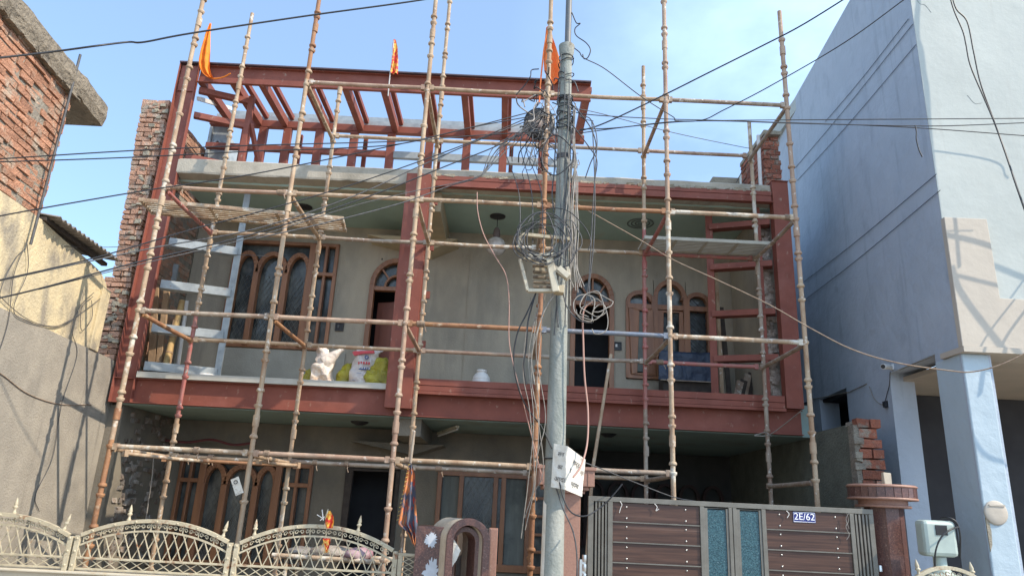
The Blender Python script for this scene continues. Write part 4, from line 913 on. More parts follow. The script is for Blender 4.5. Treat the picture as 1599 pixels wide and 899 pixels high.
# ------------------------------------------------------------ fence, wall, gate, pillars
bwl=thing('front_wall',(-3,7,0),'low cream painted boundary wall under the iron railing','wall')
MB().box(-6.0,-.74,6.92,7.12,0,.955).build('wall_body',fencewhite,bwl); MB().box(-6.0,-.74,6.89,7.15,.955,.972).build('coping',fencewhite,bwl,.004)
def finial(mb,x,z,y=7.0,s=1,tl=0):
    pr=[(.016,0),(.020,.012),(.012,.022),(.010,.045),(.024,.058),(.020,.066),(.012,.072),(.018,.085),(.012,.11),(.002,.145)]
    k=len(mb.v); mb.lathe((x,y,z),[(r,h*s) for r,h in pr],12)
    if tl:
        for i in range(k,len(mb.v)):
            vx,vy,vz=mb.v[i]; mb.v[i]=(vx+(vz-z)*tl,vy,vz)
def fence(x0,x1,zp,ze,finx,label,posts=True,y=7.0,zb=.985,xclip=None,nlat=15):
    t=thing('iron_railing',((x0+x1)/2,y,.97),label,'railing','arched iron railing panels on the front wall')
    cx=(x0+x1)/2; hw=(x1-x0)/2; n=26
    def zt(x): u=(x-cx)/hw; return ze+(zp-ze)*(1-abs(u)**2.1)
    xs=[x0+.012+(x1-x0-.024)*i/n for i in range(n+1)]
    mb=MB().band([(x,zt(x)) for x in xs],.034,y-.02,y+.02)
    for i in range(7):
        x=x0+(x1-x0)*(i+.6)/7.2; mb.lathe((x,y-.021,zt(x)-.003),[(.011,.0),(.009,-.006),(.004,-.009)],10,'y')
    mb.build('arched_rail',fencepaint,t,.002)
    MB().band([(x,zt(x)-.088) for x in xs],.016,y-.008,y+.008).build('lower_arch',fencepaint,t)
    mb=MB(); m_=int((x1-x0)/.052)
    for i in range(m_):
        x=x0+.04+(x1-x0-.08)*(i+.5)/m_; z=zt(x)-.048; sg=1 if i%2 else -1; sl=(zt(x+.01)-zt(x-.01))/.02
        pts=[]
        for k in range(12):
            a=k*.62; r=.020*(1-k/16); pts.append((x+sg*r*math.cos(a),z+r*math.sin(a)+sl*sg*r*math.cos(a)))
        mb.band(pts,.0065,y-.006,y+.006)
        if i%3==0: mb.box(x-.031,x-.024,y-.006,y+.006,z-.036,z+.036)
    mb.build('scroll_band',fencepaint,t)
    zm=1.085
    mb=MB().box(x0+.01,x1-.01,y-.012,y+.012,zm-.009,zm+.009); mb.box(x0+.01,x1-.01,y-.012,y+.012,zb,zb+.016); mb.build('rails',fencepaint,t,.002)
    mb=MB(); dx=(x1-x0)/nlat
    for i in range(-3,nlat+3):
        for s_ in (-1,1):
            a=Vector((x0+dx*(i+.5)-s_*dx*.0,y+s_*.004,zm)); 
            # slanting bar clipped at the arch and the sides
            best=None
            for k in range(1,60):
                z=zm+k*.006; x=a.x+s_*(z-zm)*.46
                if x<x0+.01 or x>x1-.01:
                    if best is None and k>1: best=None
                    break
                if z>zt(x)-.09: best=(x,z); break
                best=(x,z)
            if x0+.005<a.x<x1-.005 and best and best[1]-zm>.03: mb.beam(a,(best[0],y+s_*.004,best[1]),.008,.008)
            elif not (x0+.005<a.x<x1-.005):
                # bar entering from the side
                zin=zm+((x0+.01-a.x) if a.x<x0 else (a.x-x1+.01))/.46
                if (a.x<x0 and s_>0) or (a.x>x1 and s_<0):
                    p0=Vector((x0+.01 if a.x<x0 else x1-.01,y+s_*.004,zin)); q=None
                    for k in range(1,60):
                        z=zin+k*.006; x=p0.x+s_*(z-zin)*.46
                        if z>zt(min(max(x,x0),x1))-.09: q=(x,z); break
                    if q and q[1]-zin>.02: mb.beam(p0,(q[0],y+s_*.004,q[1]),.008,.008)
    k=int((x1-x0)/.115)
    for i in range(k):
        xa=x0+.01+(x1-x0-.02)*i/k; xb=x0+.01+(x1-x0-.02)*(i+1)/k
        mb.beam((xa,y,zb+.016),(xb,y+.001,zm-.009),.007,.007); mb.beam((xb,y+.004,zb+.016),(xa,y+.005,zm-.009),.007,.007)
    mb.build('lattice',fencepaint,t)
    for x,tl in finx:
        f=MB(); finial(f,x,zt(x)+.014,y,1,tl); f.build('finial',fencepaint,t)
    for x in (x0-.012,x1+.012):
        if posts:
            f=MB().box(x-.022,x+.022,y-.022,y+.022,.972,zt(x0)+.0)
            for z in (1.02,1.14,1.25): f.lathe((x,y-.0225,z),[(.012,0),(.010,-.006),(.004,-.009)],10,'y')
            f.build('post',fencepaint,t,.002)
    return t
fence(-5.30,-3.955,1.425,1.265,[(-4.52,0),(-4.03,.25)],'leftmost arched cream iron railing panel running off the left edge')
fence(-3.865,-2.49,1.43,1.275,[(-3.45,0),(-2.56,.2)],'middle arched cream iron railing panel beside the lit grey wall')
fence(-2.40,-.965,1.455,1.27,[(-2.27,0),(-1.62,0),(-1.32,.1)],'arched cream iron railing panel with a small red pennant tied on it')
t=thing('iron_railing',(-.83,7,.97),'narrow flat topped railing piece between the third arch and the granite niche','railing')
MB().band([(-.905,.985),(-.905,1.245),(-.745,1.245),(-.745,.985)],.03,6.985,7.015,True).build('frame',fencepaint,t,.002)
mb=MB()
for i in range(5):
    for s_ in (-1,1): mb.beam((-.825-s_*.06,7+s_*.004,1.0+i*.045),(-.825+s_*.06,7+s_*.004,1.06+i*.045),.007,.007)
mb.build('lattice',fencepaint,t)
rf=thing('iron_railing',(4.3,6.6,1.1),'small arched railing top at the lower right corner before the meter box','railing')
cxr=at(1480,899,6.6).x; zpk=at(1480,886,6.6).z
rpath=[(cxr+u*.36,zpk-.16*abs(u)**2.1) for u in [i/12-1 for i in range(25)]]
MB().band(rpath,.03,6.58,6.62).build('arched_rail',fencepaint,rf,.002)
MB().band([(x,z-.085) for x,z in rpath],.014,6.59,6.61).build('lower_arch',fencepaint,rf)
mb=MB()
for i in range(13):
    x=cxr-.3+i*.05; mb.band([(x+.018*math.cos(k*.7),zpk-.05-.16*abs((x-cxr)/.36)**2.1+.018*math.sin(k*.7)) for k in range(9)],.006,6.595,6.605)
mb.build('scroll_band',fencepaint,rf)
for px,py in ((1435,893),(1520,897)):
    q=at(px,py,6.6); f=MB(); finial(f,q.x,q.z-.03,6.6,.95,-.12); f.build('finial',fencepaint,rf)
MB().box(cxr-.4,cxr+.9,6.55,6.65,0,zpk-.30).build('base_wall',fencewhite,rf)

# granite niche pier with an arched hood
nc=thing('granite_niche',(-.37,6.8,0),'brown granite gate pier with an arched hooded niche and peeling white patches','gate pier')
zt_=at(700,822,6.6).z
mb=MB(); mb.box(-.735,-.47,6.62,7.0,0,zt_-.005); mb.build('side_pier',granite,nc,.004)
mb=MB(); mb.box(-.468,-.385,6.60,7.0,0,zt_-.004); mb.build('edge_strip',granite_light,nc,.004)
mb=MB(); mb.box(-.10,-.02,6.64,7.0,0,zt_); mb.build('right_strip',granite_light,nc,.004)
mb=MB(); mb.box(-.385,-.10,6.92,7.0,0,zt_-.01); mb.build('niche_back',M('niche_back_grey',(.16,.145,.125),(.11,.09,.08),6),nc)
def hood(mb,c0,c1,ri,ro,zs,zlow,rise):
    n=16; rows=[]
    for c in (Vector(c0),Vector(c1)):
        o=[(c.x+ro,c.y,zlow)]+[(c.x+ro*math.cos(math.pi*i/n),c.y,zs+ro*rise*math.sin(math.pi*i/n)) for i in range(n+1)]+[(c.x-ro,c.y,zlow)]
        q=[(c.x+ri,c.y,zlow)]+[(c.x+ri*math.cos(math.pi*i/n),c.y,zs+ri*rise*math.sin(math.pi*i/n)) for i in range(n+1)]+[(c.x-ri,c.y,zlow)]
        rows.append((o,q))
    m_=len(rows[0][0]); vs=rows[0][0]+rows[0][1]+rows[1][0]+rows[1][1]; f=[]
    for i in range(m_-1):
        f+=[(i,i+1,m_+i+1,m_+i),(2*m_+i+1,2*m_+i,3*m_+i,3*m_+i+1),(i+1,i,2*m_+i,2*m_+i+1),(m_+i,m_+i+1,3*m_+i+1,3*m_+i)]
    mb.add(vs,f,False)
xc=at(733,822,6.45).x
hood(mb:=MB(),(xc,6.45,0),(xc-.20,6.86,0),.128,.172,1.42,.6,1.0); mb.build('arched_hood',M('hood_cement',(.50,.42,.32),(.40,.33,.25),8,rough=.9,bump=(30,.01)),nc,.004)
hood(mb:=MB(),(xc,6.43,0),(xc-.01,6.48,0),.125,.185,1.415,.6,1.0); mb.build('hood_front_ring',granite,nc,.004)
hood(mb:=MB(),(xc-.03,6.53,0),(xc-.10,6.70,0),.085,.127,1.40,.6,1.0); mb.build('inner_arch',granite,nc,.003)
random.seed(40)
def splat(cx,cz,rx,rz,y,n=60):
    pts=[]
    for i in range(n):
        a=2*math.pi*i/n; k=1+.30*noise.noise(Vector((math.cos(a)*3,math.sin(a)*3,cx*9)))+random.uniform(-.26,.14); pts.append((cx+rx*k*math.cos(a),cz+rz*k*math.sin(a)))
    return pts
for (px,py,rx,rz) in ((673,842,.055,.062),(673,893,.066,.115)):
    q=at(px,py,6.615); MB().prism(splat(q.x,q.z,rx,rz,6.615),6.614,6.619).build('peeled_patch',peelw,nc)
q=at(703,846,6.59); MB().box(q.x-.024,q.x+.024,6.592,6.5995,q.z-.048,q.z+.048,.001).build('yellow_sticker',M('yellow_paper',(.66,.55,.30),(.55,.42,.2),30),nc)
q=at(715,870,6.5); mb=MB().prism([(q.x-.055,q.z+.16),(q.x+.02,q.z+.06),(q.x-.01,q.z-.02),(q.x-.06,q.z-.10)],6.5,6.505); mb.build('torn_paper',paper,nc)

# terracotta gate pillar behind the pole
gp=thing('gate_pillar',(.60,7.15,0),'terracotta stone gate pillar with a moulded cap behind the concrete pole','gate pillar')
MB().box(.45,.745,7.0,7.3,0,1.86).build('shaft',granite_light,gp,.006)
mb=MB(); 
for (e,z0,z1) in ((.035,1.86,1.885),(.07,1.89,1.92),(.115,1.925,2.07),(.13,2.07,2.10)): mb.box(.45-e,.745+e,7.0-e,7.3+e,z0,z1)
for i in range(9): mb.box(.35+i*.056,.355+i*.056,6.878,6.884,1.93,2.065)
mb.build('cap',granite_light,gp,.008)
gq=thing('gate_pillar',(3.70,7.15,0),'brown granite gate pillar with a round tiled cap beside the meter box','gate pillar')
mb=MB(); C8=(3.705,7.18)
def octo(r,a0=math.pi/8): return [(C8[0]+r*math.cos(a0+k*math.pi/4),C8[1]+r*math.sin(a0+k*math.pi/4)) for k in range(8)]
o8=octo(.175); mo8=octo(.168)
mb.add([(x,y,0) for x,y in mo8]+[(x,y,1.87) for x,y in mo8],[tuple(range(8)),tuple(range(15,7,-1))]+[(k,(k+1)%8,(k+1)%8+8,k+8) for k in range(8)]); mb.build('core',granite_light,gq)
mb=MB()
for k in range(8):
    a=Vector((*o8[k],0)); b=Vector((*o8[(k+1)%8],0)); d=(b-a).normalized(); a+=d*.004; b-=d*.004
    for z0,z1 in ((0,.92),(.925,1.865)):
        n_=Vector((a.x+b.x-2*C8[0],a.y+b.y-2*C8[1],0)).normalized()*.012
        vs=[a+Vector((0,0,z0)),b+Vector((0,0,z0)),b+Vector((0,0,z1)),a+Vector((0,0,z1))]; mb.add(vs+[v-n_ for v in vs],[(0,1,2,3),(7,6,5,4),(0,4,5,1),(1,5,6,2),(2,6,7,3),(3,7,4,0)])
mb.build('granite_slabs',granite,gq)
mb=MB().lathe((C8[0],C8[1],1.87),[(.20,0),(.245,.0),(.25,.012),(.245,.024),(.21,.026)],32); mb.lathe((C8[0],C8[1],1.94),[(.26,0),(.31,.0),(.316,.010),(.31,.022),(.28,.022)],32); mb.lathe((C8[0],C8[1],2.055),[(.28,0),(.31,0),(.318,.012),(.30,.026),(.0,.03)],32)
mb.build('cap_moulding',granite_light,gq)
mb=MB().lathe((C8[0],C8[1],1.89),[(.22,0),(.22,.06)],32); mb.build('cap_neck',granite_light,gq)
mb=MB()
for k in range(26):
    a=k*2*math.pi/26; b=a+2*math.pi/26-.02; vs=[]
    for r in (.298,.306):
        for t in (a,b): vs+= [(C8[0]+r*math.cos(t),C8[1]+r*math.sin(t),z) for z in (1.964,2.054)]
    mb.add(vs,[(0,1,3,2),(4,6,7,5),(0,4,5,1),(2,3,7,6),(1,5,7,3),(0,2,6,4)])
mb.lathe((C8[0],C8[1],1.962),[(.296,0),(.296,.094)],32); mb.build('cap_tiles',granite,gq)
sg=thing('switch_plate',(3.95,7.2,2.1),'small white plastic box standing on the round pillar cap','box')
q=at(1384,748,7.15); MB().box(q.x-.035,q.x+.035,7.12,7.17,2.085,2.20,.004).build('plate',creambox,sg,.004)

# gate
gt=thing('gate',(2.15,7.0,0),'grey steel double gate with dark laminate boards and teal glass strips','gate')
gt_=1.845; gb=.08; yg=7.0
mb=MB()
def fr(x0,x1,z0,z1,y=0): mb.box(x0,x1,yg-.022+y,yg+.022+y,z0,z1)
fr(.815,3.50,gt_-.045,gt_)
for (a,b) in ((.815,.865),(1.00,1.045),(1.865,1.905),(2.135,2.168),(2.174,2.21),(2.445,2.485),(3.275,3.315),(3.455,3.50)): fr(a,b,gb,gt_-.046)
for z in (1.02,.12): fr(1.046,1.864,z,z+.03); fr(2.486,3.274,z,z+.03)
mb.build('frame',gateframe,gt,.003)
for (a,b,n) in ((.875,1.0,4),(3.32,3.455,4)):
    for i in range(n):
        x=a+(b-a)*(i+.5)/n; MB().box(x-.009,x+.009,yg-.015,yg+.015,gb,gt_-.046).build('upright_bar',gateframe,gt,.002)
hz=.178
for (a,b) in ((1.047,1.863),(2.487,3.273)):
    z=gt_-.05; 
    while z>.2:
        z0=z-hz+.012
        lbd=MB().box(a,b,yg-.006,yg+.010,z0,z).build('laminate_board',laminate,gt,.001)
        MB().box(a,b,yg-.02,yg+.008,z0-.011,z0-.001).build('board_trim',gateframe,gt,.001)
        for x in (a+.13,b-.13):
            for zz in (z-.035,z0+.03): MB().lathe((x,yg-.0065,zz),[(.009,0),(.007,-.005),(.003,-.007)],10,'y').build('screw',steel,lbd)
        z-=hz
for (a,b) in ((1.907,2.133),(2.212,2.443)):
    MB().box(a+.022,b-.022,yg-.004,yg+.004,gb,gt_-.07).build('glass_strip',pebble,gt)
    MB().band([(a+.011,gb),(a+.011,gt_-.058),(b-.011,gt_-.058),(b-.011,gb)],.02,yg-.014,yg+.012).build('glass_frame',gateframe,gt)
mb=MB()
for z in (1.10,1.18,1.26): mb.lathe((.79,7.0,z),[(.022,0),(.024,.01),(.024,.05),(.022,.06)],14)
mb.box(.745,.80,6.99,7.02,1.12,1.28); mb.build('hinge',steel,gt)
mb=MB().lathe((3.525,7.0,1.30),[(.018,0),(.018,.05),(.012,.055)],14); mb.build('hinge',steel,gt)
# house number plate
def text(s,size,mat,name,parent,origin,ux,uz,ext=.0015,font=None,align='CENTER'):
    cu=bpy.data.curves.new(name,'FONT'); cu.body=s; cu.size=size; cu.extrude=ext; cu.align_x=align; cu.align_y='CENTER'
    ob=bpy.data.objects.new(name+'_tmp',cu); COL.objects.link(ob)
    bpy.context.view_layer.update()
    me=bpy.data.meshes.new_from_object(ob.evaluated_get(bpy.context.evaluated_depsgraph_get())); bpy.data.objects.remove(ob)
    ux=Vector(ux).normalized(); uz=Vector(uz).normalized(); n_=ux.cross(uz)
    M4=Matrix((ux,uz,n_)).transposed().to_4x4(); M4.translation=Vector(origin); me.transform(M4)
    me.materials.clear(); me.materials.append(mat)
    o=bpy.data.objects.new(name,me); COL.objects.link(o)
    if parent:
        o.parent=parent; b=Vector((0,0,0)); q=parent
        while q:
            if q.type=='EMPTY': b+=q.location
            q=q.parent
        if parent.type=='EMPTY': o.location=-b
    return o
q=at(1256,807,yg-.012)
npl=thing('number_plate',q,'small blue house number plate reading 2E/62 on the gate','number plate')
MB().box(q.x-.105,q.x+.105,yg-.0115,yg-.0065,q.z-.047,q.z+.047).build('plate',plateblue,npl,.001)
mb=MB().band([(q.x-.10,q.z-.042),(q.x-.10,q.z+.042),(q.x+.10,q.z+.042),(q.x+.10,q.z-.042)],.003,yg-.0125,yg-.0116,True); mb.build('border',letter,npl)
cuo=text('2E/62',.086,letter,'lettering',npl,(q.x,yg-.0135,q.z+.002),(1,0,0),(0,0,1),.0012)
for k,(dx,dz) in enumerate(((.0011,0),(-.0011,0),(0,.0009))):
    pass
mb=MB()
for pts in ([(968,782),(971,787),(969,793),(967,800)],[(1022,786),(1026,791),(1024,797),(1029,794)],[(1228,797),(1232,802),(1229,808)]):
    mb.tube(pline([(x,y,6.97) for x,y in pts],6),.0035,5)
tag(mb.build('tied_string',pl_white),'short white strings tied over the top of the gate','string')
mb=MB(); 
for pts in ([(1322,800),(1325,812),(1321,822),(1326,834),(1322,842)],[(1326,800),(1321,810),(1326,825)]): mb.tube(pline([(x,y,6.96) for x,y in pts],6),.003,5)
tag(mb.build('tied_wire',wire_w),'thin pale wire hanging beside the right upright bars of the gate','wire')

# meter box
p=at(1465,840,6.75); X=p.x; Z=p.z
mt=thing('meter_box',(X,6.8,Z-.17),'pale green electric meter box with a dark window in front of the blue wall','meter box')
mb=MB(); mb.box(X-.15,X+.15,6.70,6.86,Z-.155,Z+.155); mb.build('case',meterm,mt,.035)
MB().box(X-.045,X+.06,6.693,6.70,Z+.03,Z+.115).build('window',wire_m,mt,.002)
mb=MB(); mb.lathe((X+.02,6.80,Z-.30),[(.10,0),(.08,.03),(.055,.06),(.055,.14)],20); mb.box(X-.15,X+.12,6.68,6.9,Z-.36,Z-.30); mb.build('foot',meterm,mt,.01)
MB().box(X-.2,X+.25,6.70,6.95,0,Z-.36).build('plinth',bluecol,mt)
mb=MB().tube(pline([(1460,888,6.62),(1461,860,6.6),(1470,838,6.6),(1485,826,6.62),(1497,822,6.7)],8),.008,6); mb.tube(pline([(1470,808,6.8),(1482,808,6.72),(1494,816,6.7),(1499,835,6.7),(1499,870,6.75)],8),.009,6)
tag(mb.build('meter_cable',wire_m),'black cable looping across the pale green meter box','cable')

# paper sign on the pole
sgn=thing('paper_sign',at(885,730,6.15),'crumpled white notice with black Hindi lettering tied round the pole','sign')
cs=[(865,692,6.14),(886,696,6.08),(914,717,6.22),(860,760,6.12),(882,764,6.06),(909,775,6.20)]
def sp(u,v,off=0):                      # u 0..1 across, v 0..1 down
    T=[at(*c) for c in cs]
    tp=(T[0].lerp(T[1],u*2) if u<.5 else T[1].lerp(T[2],u*2-1)); bt=(T[3].lerp(T[4],u*2) if u<.5 else T[4].lerp(T[5],u*2-1))
    p=tp.lerp(bt,v); p.y+=.012*math.sin(v*5+u*4)+.01*noise.noise(Vector((u*5,v*5,2)))-off-.01*(1-abs(u-.5)*2); return p
mb=MB(); nu,nv=16,16
for off,flip in ((0,0),(.003,1)):
    k=len(mb.v); vs=[sp(i/nu,j/nv,off) for j in range(nv+1) for i in range(nu+1)]
    fs=[(j*(nu+1)+i,j*(nu+1)+i+1,(j+1)*(nu+1)+i+1,(j+1)*(nu+1)+i) for j in range(nv) for i in range(nu)]
    mb.add(vs,fs,True)
mb.build('sheet',paper,sgn)
def sheet_text(s,u,v,size,n_):
    o=sp(u,v,.008); ux=(sp(min(u+.1,1),v,.008)-sp(max(u-.1,0),v,.008)); uz=(sp(u,v-.05,.008)-sp(u,v+.05,.008)); uz-=ux.normalized()*uz.dot(ux.normalized())
    text(s,size,ink,n_,sgn,o,ux,uz,.0008)
sheet_text('\u0938\u0928',.28,.22,.05,'lettering'); sheet_text('\u0928\u093e\u0930\u094d\u0921',.76,.28,.052,'lettering')
sheet_text('\u0915\u093e',.27,.52,.05,'lettering'); sheet_text('\u0906\u0935\u093e',.29,.80,.055,'lettering'); sheet_text('\u090f',.62,.5,.04,'lettering'); sheet_text('\u092a\u094d\u0930\u093e\u092e\u093e',.77,.80,.052,'lettering')
MB().tube([(PX+math.cos(t*.5)*(prad(2.1)+.012),PY+math.sin(t*.5)*(prad(2.1)+.012),2.12) for t in range(14)],.006,5).build('tie_wire',wire_m,up)

# ------------------------------------------------------------ flags
def cloth(name,label,mat,outline,Y,waves=3,amp=.05,grp=None,pole=None,cat='flag',thick=.003,rows=26,cols=10):
    """outline: rows of (left px, right px, py)"""
    t=thing(name,at((outline[0][0]+outline[0][1])/2,outline[0][2],Y),label,cat,grp)
    mb=MB()
    import bisect
    ys=[o[2] for o in outline]
    def row(v):
        y=ys[0]+(ys[-1]-ys[0])*v; i=min(max(bisect.bisect_right(ys,y)-1,0),len(ys)-2); f=(y-ys[i])/(ys[i+1]-ys[i])
        return outline[i][0]*(1-f)+outline[i+1][0]*f, outline[i][1]*(1-f)+outline[i+1][1]*f, y
    for off in (0,thick):
        vs=[]
        for j in range(rows+1):
            l,r,y=row(j/rows)
            for i in range(cols+1):
                u=i/cols; p=at(l+(r-l)*u,y,Y); w_=amp*math.sin(u*waves*math.pi+j*.16)*(.3+.7*j/rows)+.3*amp*noise.noise(Vector((u*4,j*.3,1))); p.y+=w_+off; vs.append(p)
        mb.add(vs,[(j*(cols+1)+i,j*(cols+1)+i+1,(j+1)*(cols+1)+i+1,(j+1)*(cols+1)+i) for j in range(rows) for i in range(cols)],True)
    mb.build('cloth',mat,t)
    if pole:
        MB().tube([at(*q) for q in pole[0]],pole[1],8).build('staff',pole[2],t)
    return t
f1=cloth('pennant_flag','bright saffron pennant hanging limp above the left roof corner',orange_m,[(327,330,37),(320,328,52),(313,327,75),(310,327,95),(312,328,108),(318,331,117),(326,334,123)],9.35,4,.05)
MB().tube(pline([(322,118,9.35),(333,123,9.35),(348,121,9.3),(360,115,9.27)]),.010,6).build('twisted_tail',orange_m,f1)
MB().tube([at(328,37,9.36),at(330,135,9.36)],.006,6).build('staff',poleiron,f1) if False else None
cloth('pennant_flag','red and gold fringed pennant on a thin white staff above the roof beam',redcloth,[(614,618,62),(612,621,75),(611,622,95),(610,621,115)],9.42,3,.03,pole=([(615,64,9.42),(611,100,9.42),(607,136,9.45),(606,150,9.5)],.009,pl_white))
cloth('pennant_flag','faded saffron triangular pennant behind the rusty tube by the pole top',paleorange,[(853,857,42),(850,866,70),(849,874,95),(850,880,112),(856,880,128)],8.2,3,.06,pole=([(855,44,8.2),(849,80,8.2),(845,118,8.2),(842,160,8.2)],.010,paleorange))
pf=cloth('printed_flag','orange printed cloth flag with dark and red patches hanging by the railing',printcloth,[(640,642,722),(634,648,740),(628,650,770),(624,651,800),(621,652,818),(636,651,830),(644,650,845),(648,650,852)],7.35,5,.07,pole=([(647,672,7.4),(641,722,7.4),(632,810,7.4),(625,885,7.4)],.014,tubes['grey']))
mb=MB()
for i in range(14):
    q=at(641-i*1.4,724+i*6.6,7.33); mb.tube([q,q+Vector((-.02,-.01,-.012))],.003,4)
mb.build('gold_fringe',goldm,pf)
sf_=cloth('small_pennant','small red pennant with gold tinsel tied to the middle finial of the railing',redcloth,[(513,516,797),(509,521,806),(507,522,815),(509,520,824)],6.93,3,.02,cols=8,rows=14)
cloth_=MB()
cl=cloth('hanging_tassel','red and gold tassel hanging through the railing below the small pennant',redcloth,[(504,516,840),(506,515,850),(508,512,862)],6.94,3,.015,cat='tassel',cols=6,rows=10)
mb=MB(); random.seed(6)
for i in range(26):
    q=at(509+random.uniform(-6,6),850+random.uniform(-8,10),6.93); mb.tube([q,q+Vector((random.uniform(-.01,.01),-.004,-.02))],.002,4)
mb.build('gold_fringe',goldm,cl)
mb=MB()
for a,b in (((495,803),(503,808)),((503,795),(505,812)),((500,812),(507,806))): mb.beam(at(*a,6.93),at(*b,6.93),.008,.006)
tag(mb.build('ribbon',pl_white),'white ribbon ends tied beside the small red pennant','ribbon')

# ------------------------------------------------------------ things on the balcony
def sack(name,label,rings,mat,seed,jit=.03,n=26):
    z0=rings[0][2]; t=thing(name,(rings[0][0],rings[0][1],z0),label,'sack')
    R=[]; 
    for a,b in zip(rings[:-1],rings[1:]):
        for k in range(5): f=k/5; f2=f*f*(3-2*f); R.append(tuple(a[i]+(b[i]-a[i])*(f if i==2 else f2) for i in range(5)))
    R.append(rings[-1])
    MB().loft(R,n*2,2.4,jit,seed).build('sack_body',mat,t); return t
zb=3.21
def sx(px,py,Y=9.72): q=at(px,py,Y); return q.x,q.z
x0,_=sx(500,598); a=lambda px,py: sx(px,py)[0]; zz=lambda px,py: sx(px,py)[1]
s1=sack('plastic_sack','crumpled white and peach plastic bag with its neck pulled to one side',[(a(501,596),9.74,zb,.15,.12),(a(500,590),9.74,zz(500,590),.17,.13),(a(503,575),9.74,zz(503,575),.15,.12),(a(506,563),9.74,zz(506,563),.125,.10),(a(506,555),9.74,zz(506,555),.10,.08),(a(504,548),9.74,zz(504,548),.085,.06),(a(503,542),9.74,zz(503,542),.06,.04)],sackpeach,3,.055)
MB().tube(smooth_path([Vector((a(508,566),9.7,zz(508,566))),Vector((a(519,558),9.69,zz(519,558))),Vector((a(530,550),9.68,zz(530,550))),Vector((a(538,546),9.67,zz(538,546)))],5),[.10,.10,.095,.09,.085,.078,.07,.062,.054,.046,.04,.035,.031,.028,.026,.022],12).build('bag_neck',sackpeach,s1)
s2=sack('cement_sack','upright white woven sack with a red rim and blue print',[(a(563,598),9.72,zb,.155,.10),(a(565,585),9.72,zz(565,585),.165,.10),(a(570,570),9.72,zz(570,570),.165,.09),(a(574,556),9.72,zz(574,556),.17,.06),(a(577,546),9.72,zz(577,546),.19,.035)],sackwhite,7,.05)
def onsack(px,py,off=.0): return at(px,py,9.605-off)
def patch(poly,mat,name,dy=0): 
    q=[onsack(*p) for p in poly]; MB().prism([(v.x,v.z) for v in q],9.612+dy,9.64+dy).build(name,mat,s2)
patch([(549,549),(553,547),(583,546),(584,550),(566,551),(552,554)],inkred,'red_rim',.03)
mb=MB()
for k,(px,py) in enumerate(((560,566),(564,565.6),(568,566),(572,566),(576,566.3))):
    q=onsack(px,py); mb.box(q.x-.012,q.x+.010,9.615,9.63,q.z-.016,q.z+.016,.003)
mb.build('red_print',inkred,s2)
q=onsack(567,574); q2=onsack(578,577); MB().box(q.x-.065,q2.x+.0,9.612,9.63,q.z-.022,q.z+.012,.003).build('blue_band',inkblue,s2)
mb=MB()
for k in range(5):
    q=onsack(562+k*3.6,573.6+k*.3); mb.box(q.x-.010,q.x+.008,9.606,9.612,q.z-.010,q.z+.008,.002)
mb.build('band_print',sackwhite,s2)
q=onsack(572,557); MB().band([(q.x+.022*math.cos(t*.52),q.z+.022*math.sin(t*.52)) for t in range(12)],.010,9.62,9.64,True).build('emblem',inkblue,s2)
mb=MB()
for k in range(9):
    q=onsack(555+random.uniform(0,20)-k*.7,582+k*1.3); mb.box(q.x-.03,q.x+.03,9.614,9.63,q.z-.0025,q.z+.0025,.001)
mb.build('small_print',M('faded_blue',(.25,.29,.42)),s2)
sack('yellow_sack','big shiny yellow green sack slumped against the middle red post',[(a(592,599),9.70,zb,.26,.14),(a(593,590),9.70,zz(593,590),.24,.15),(a(595,580),9.70,zz(595,580),.19,.13),(a(597,570),9.70,zz(597,570),.13,.11),(a(596,562),9.70,zz(596,562),.09,.07),(a(594,560),9.70,zz(594,560),.05,.04)],sackyellow,12,.055)
sack('yellow_sack','small yellow green sack squeezed between the peach bag and the printed sack',[(a(532,596),9.86,zb,.14,.11),(a(535,585),9.86,zz(535,585),.12,.10),(a(541,572),9.86,zz(541,572),.08,.08),(a(544,565),9.86,zz(544,565),.04,.04)],sackyellow,18,.04)
sack('yellow_sack','low dull green sack peeking out left of the peach bag',[(a(481,594),9.86,zb,.14,.11),(a(482,588),9.86,zz(482,588),.13,.10),(a(485,580),9.86,zz(485,580),.09,.08),(a(487,575),9.86,zz(487,575),.05,.05)],sackyellow,27,.05)
q=at(751,598,9.62)
jr=thing('plastic_jar',(q.x,9.62,3.285),'white ribbed plastic jar standing on the red channel sill','jar')
MB().lathe((q.x,9.62,3.21),[(.115,0),(.125,.02),(.125,.06),(.120,.065),(.125,.07),(.124,.12),(.119,.125),(.122,.13),(.112,.17),(.085,.21),(.062,.225),(.062,.235),(.072,.24),(.070,.262),(.060,.268)],28).build('jar_body',pl_white,jr)
# standing planks left
random.seed(12)
tp=thing('timber_props',(-4.9,10.2,3.2),'old wooden props and a bamboo leaning inside the left ladder frame','timber')
for (p,q_,m,w_) in (((245,548),(243,450),dustywood,.10),((252,560),(262,440),dustywood,.08),((262,570),(275,500),dustywood,.07)):
    A=at(*p,10.1); B=at(*q_,10.2); A.z=3.22; MB().beam(A,B,w_,.05,(0,1,0)).build('prop',m,tp,.003)
A=at(258,565,10.0); B=at(285,470,10.3); A.z=3.22; MB().tube([A,B],.045,10).build('bamboo',M('bamboo',(.52,.36,.16),(.40,.26,.11),8),tp)
for z in (.3,.5): pt=A.lerp(B,z); MB().tube([pt,pt+(B-A).normalized()*.03],.052,10).build('bamboo_node',dustywood,tp)
A=at(278,575,10.3); B=at(292,470,10.3); A.z=3.22; tag(MB().tube([A,B],.028,10).build('white_pipe',pl_white),'white plastic pipe standing behind the left ladder frame','pipe')
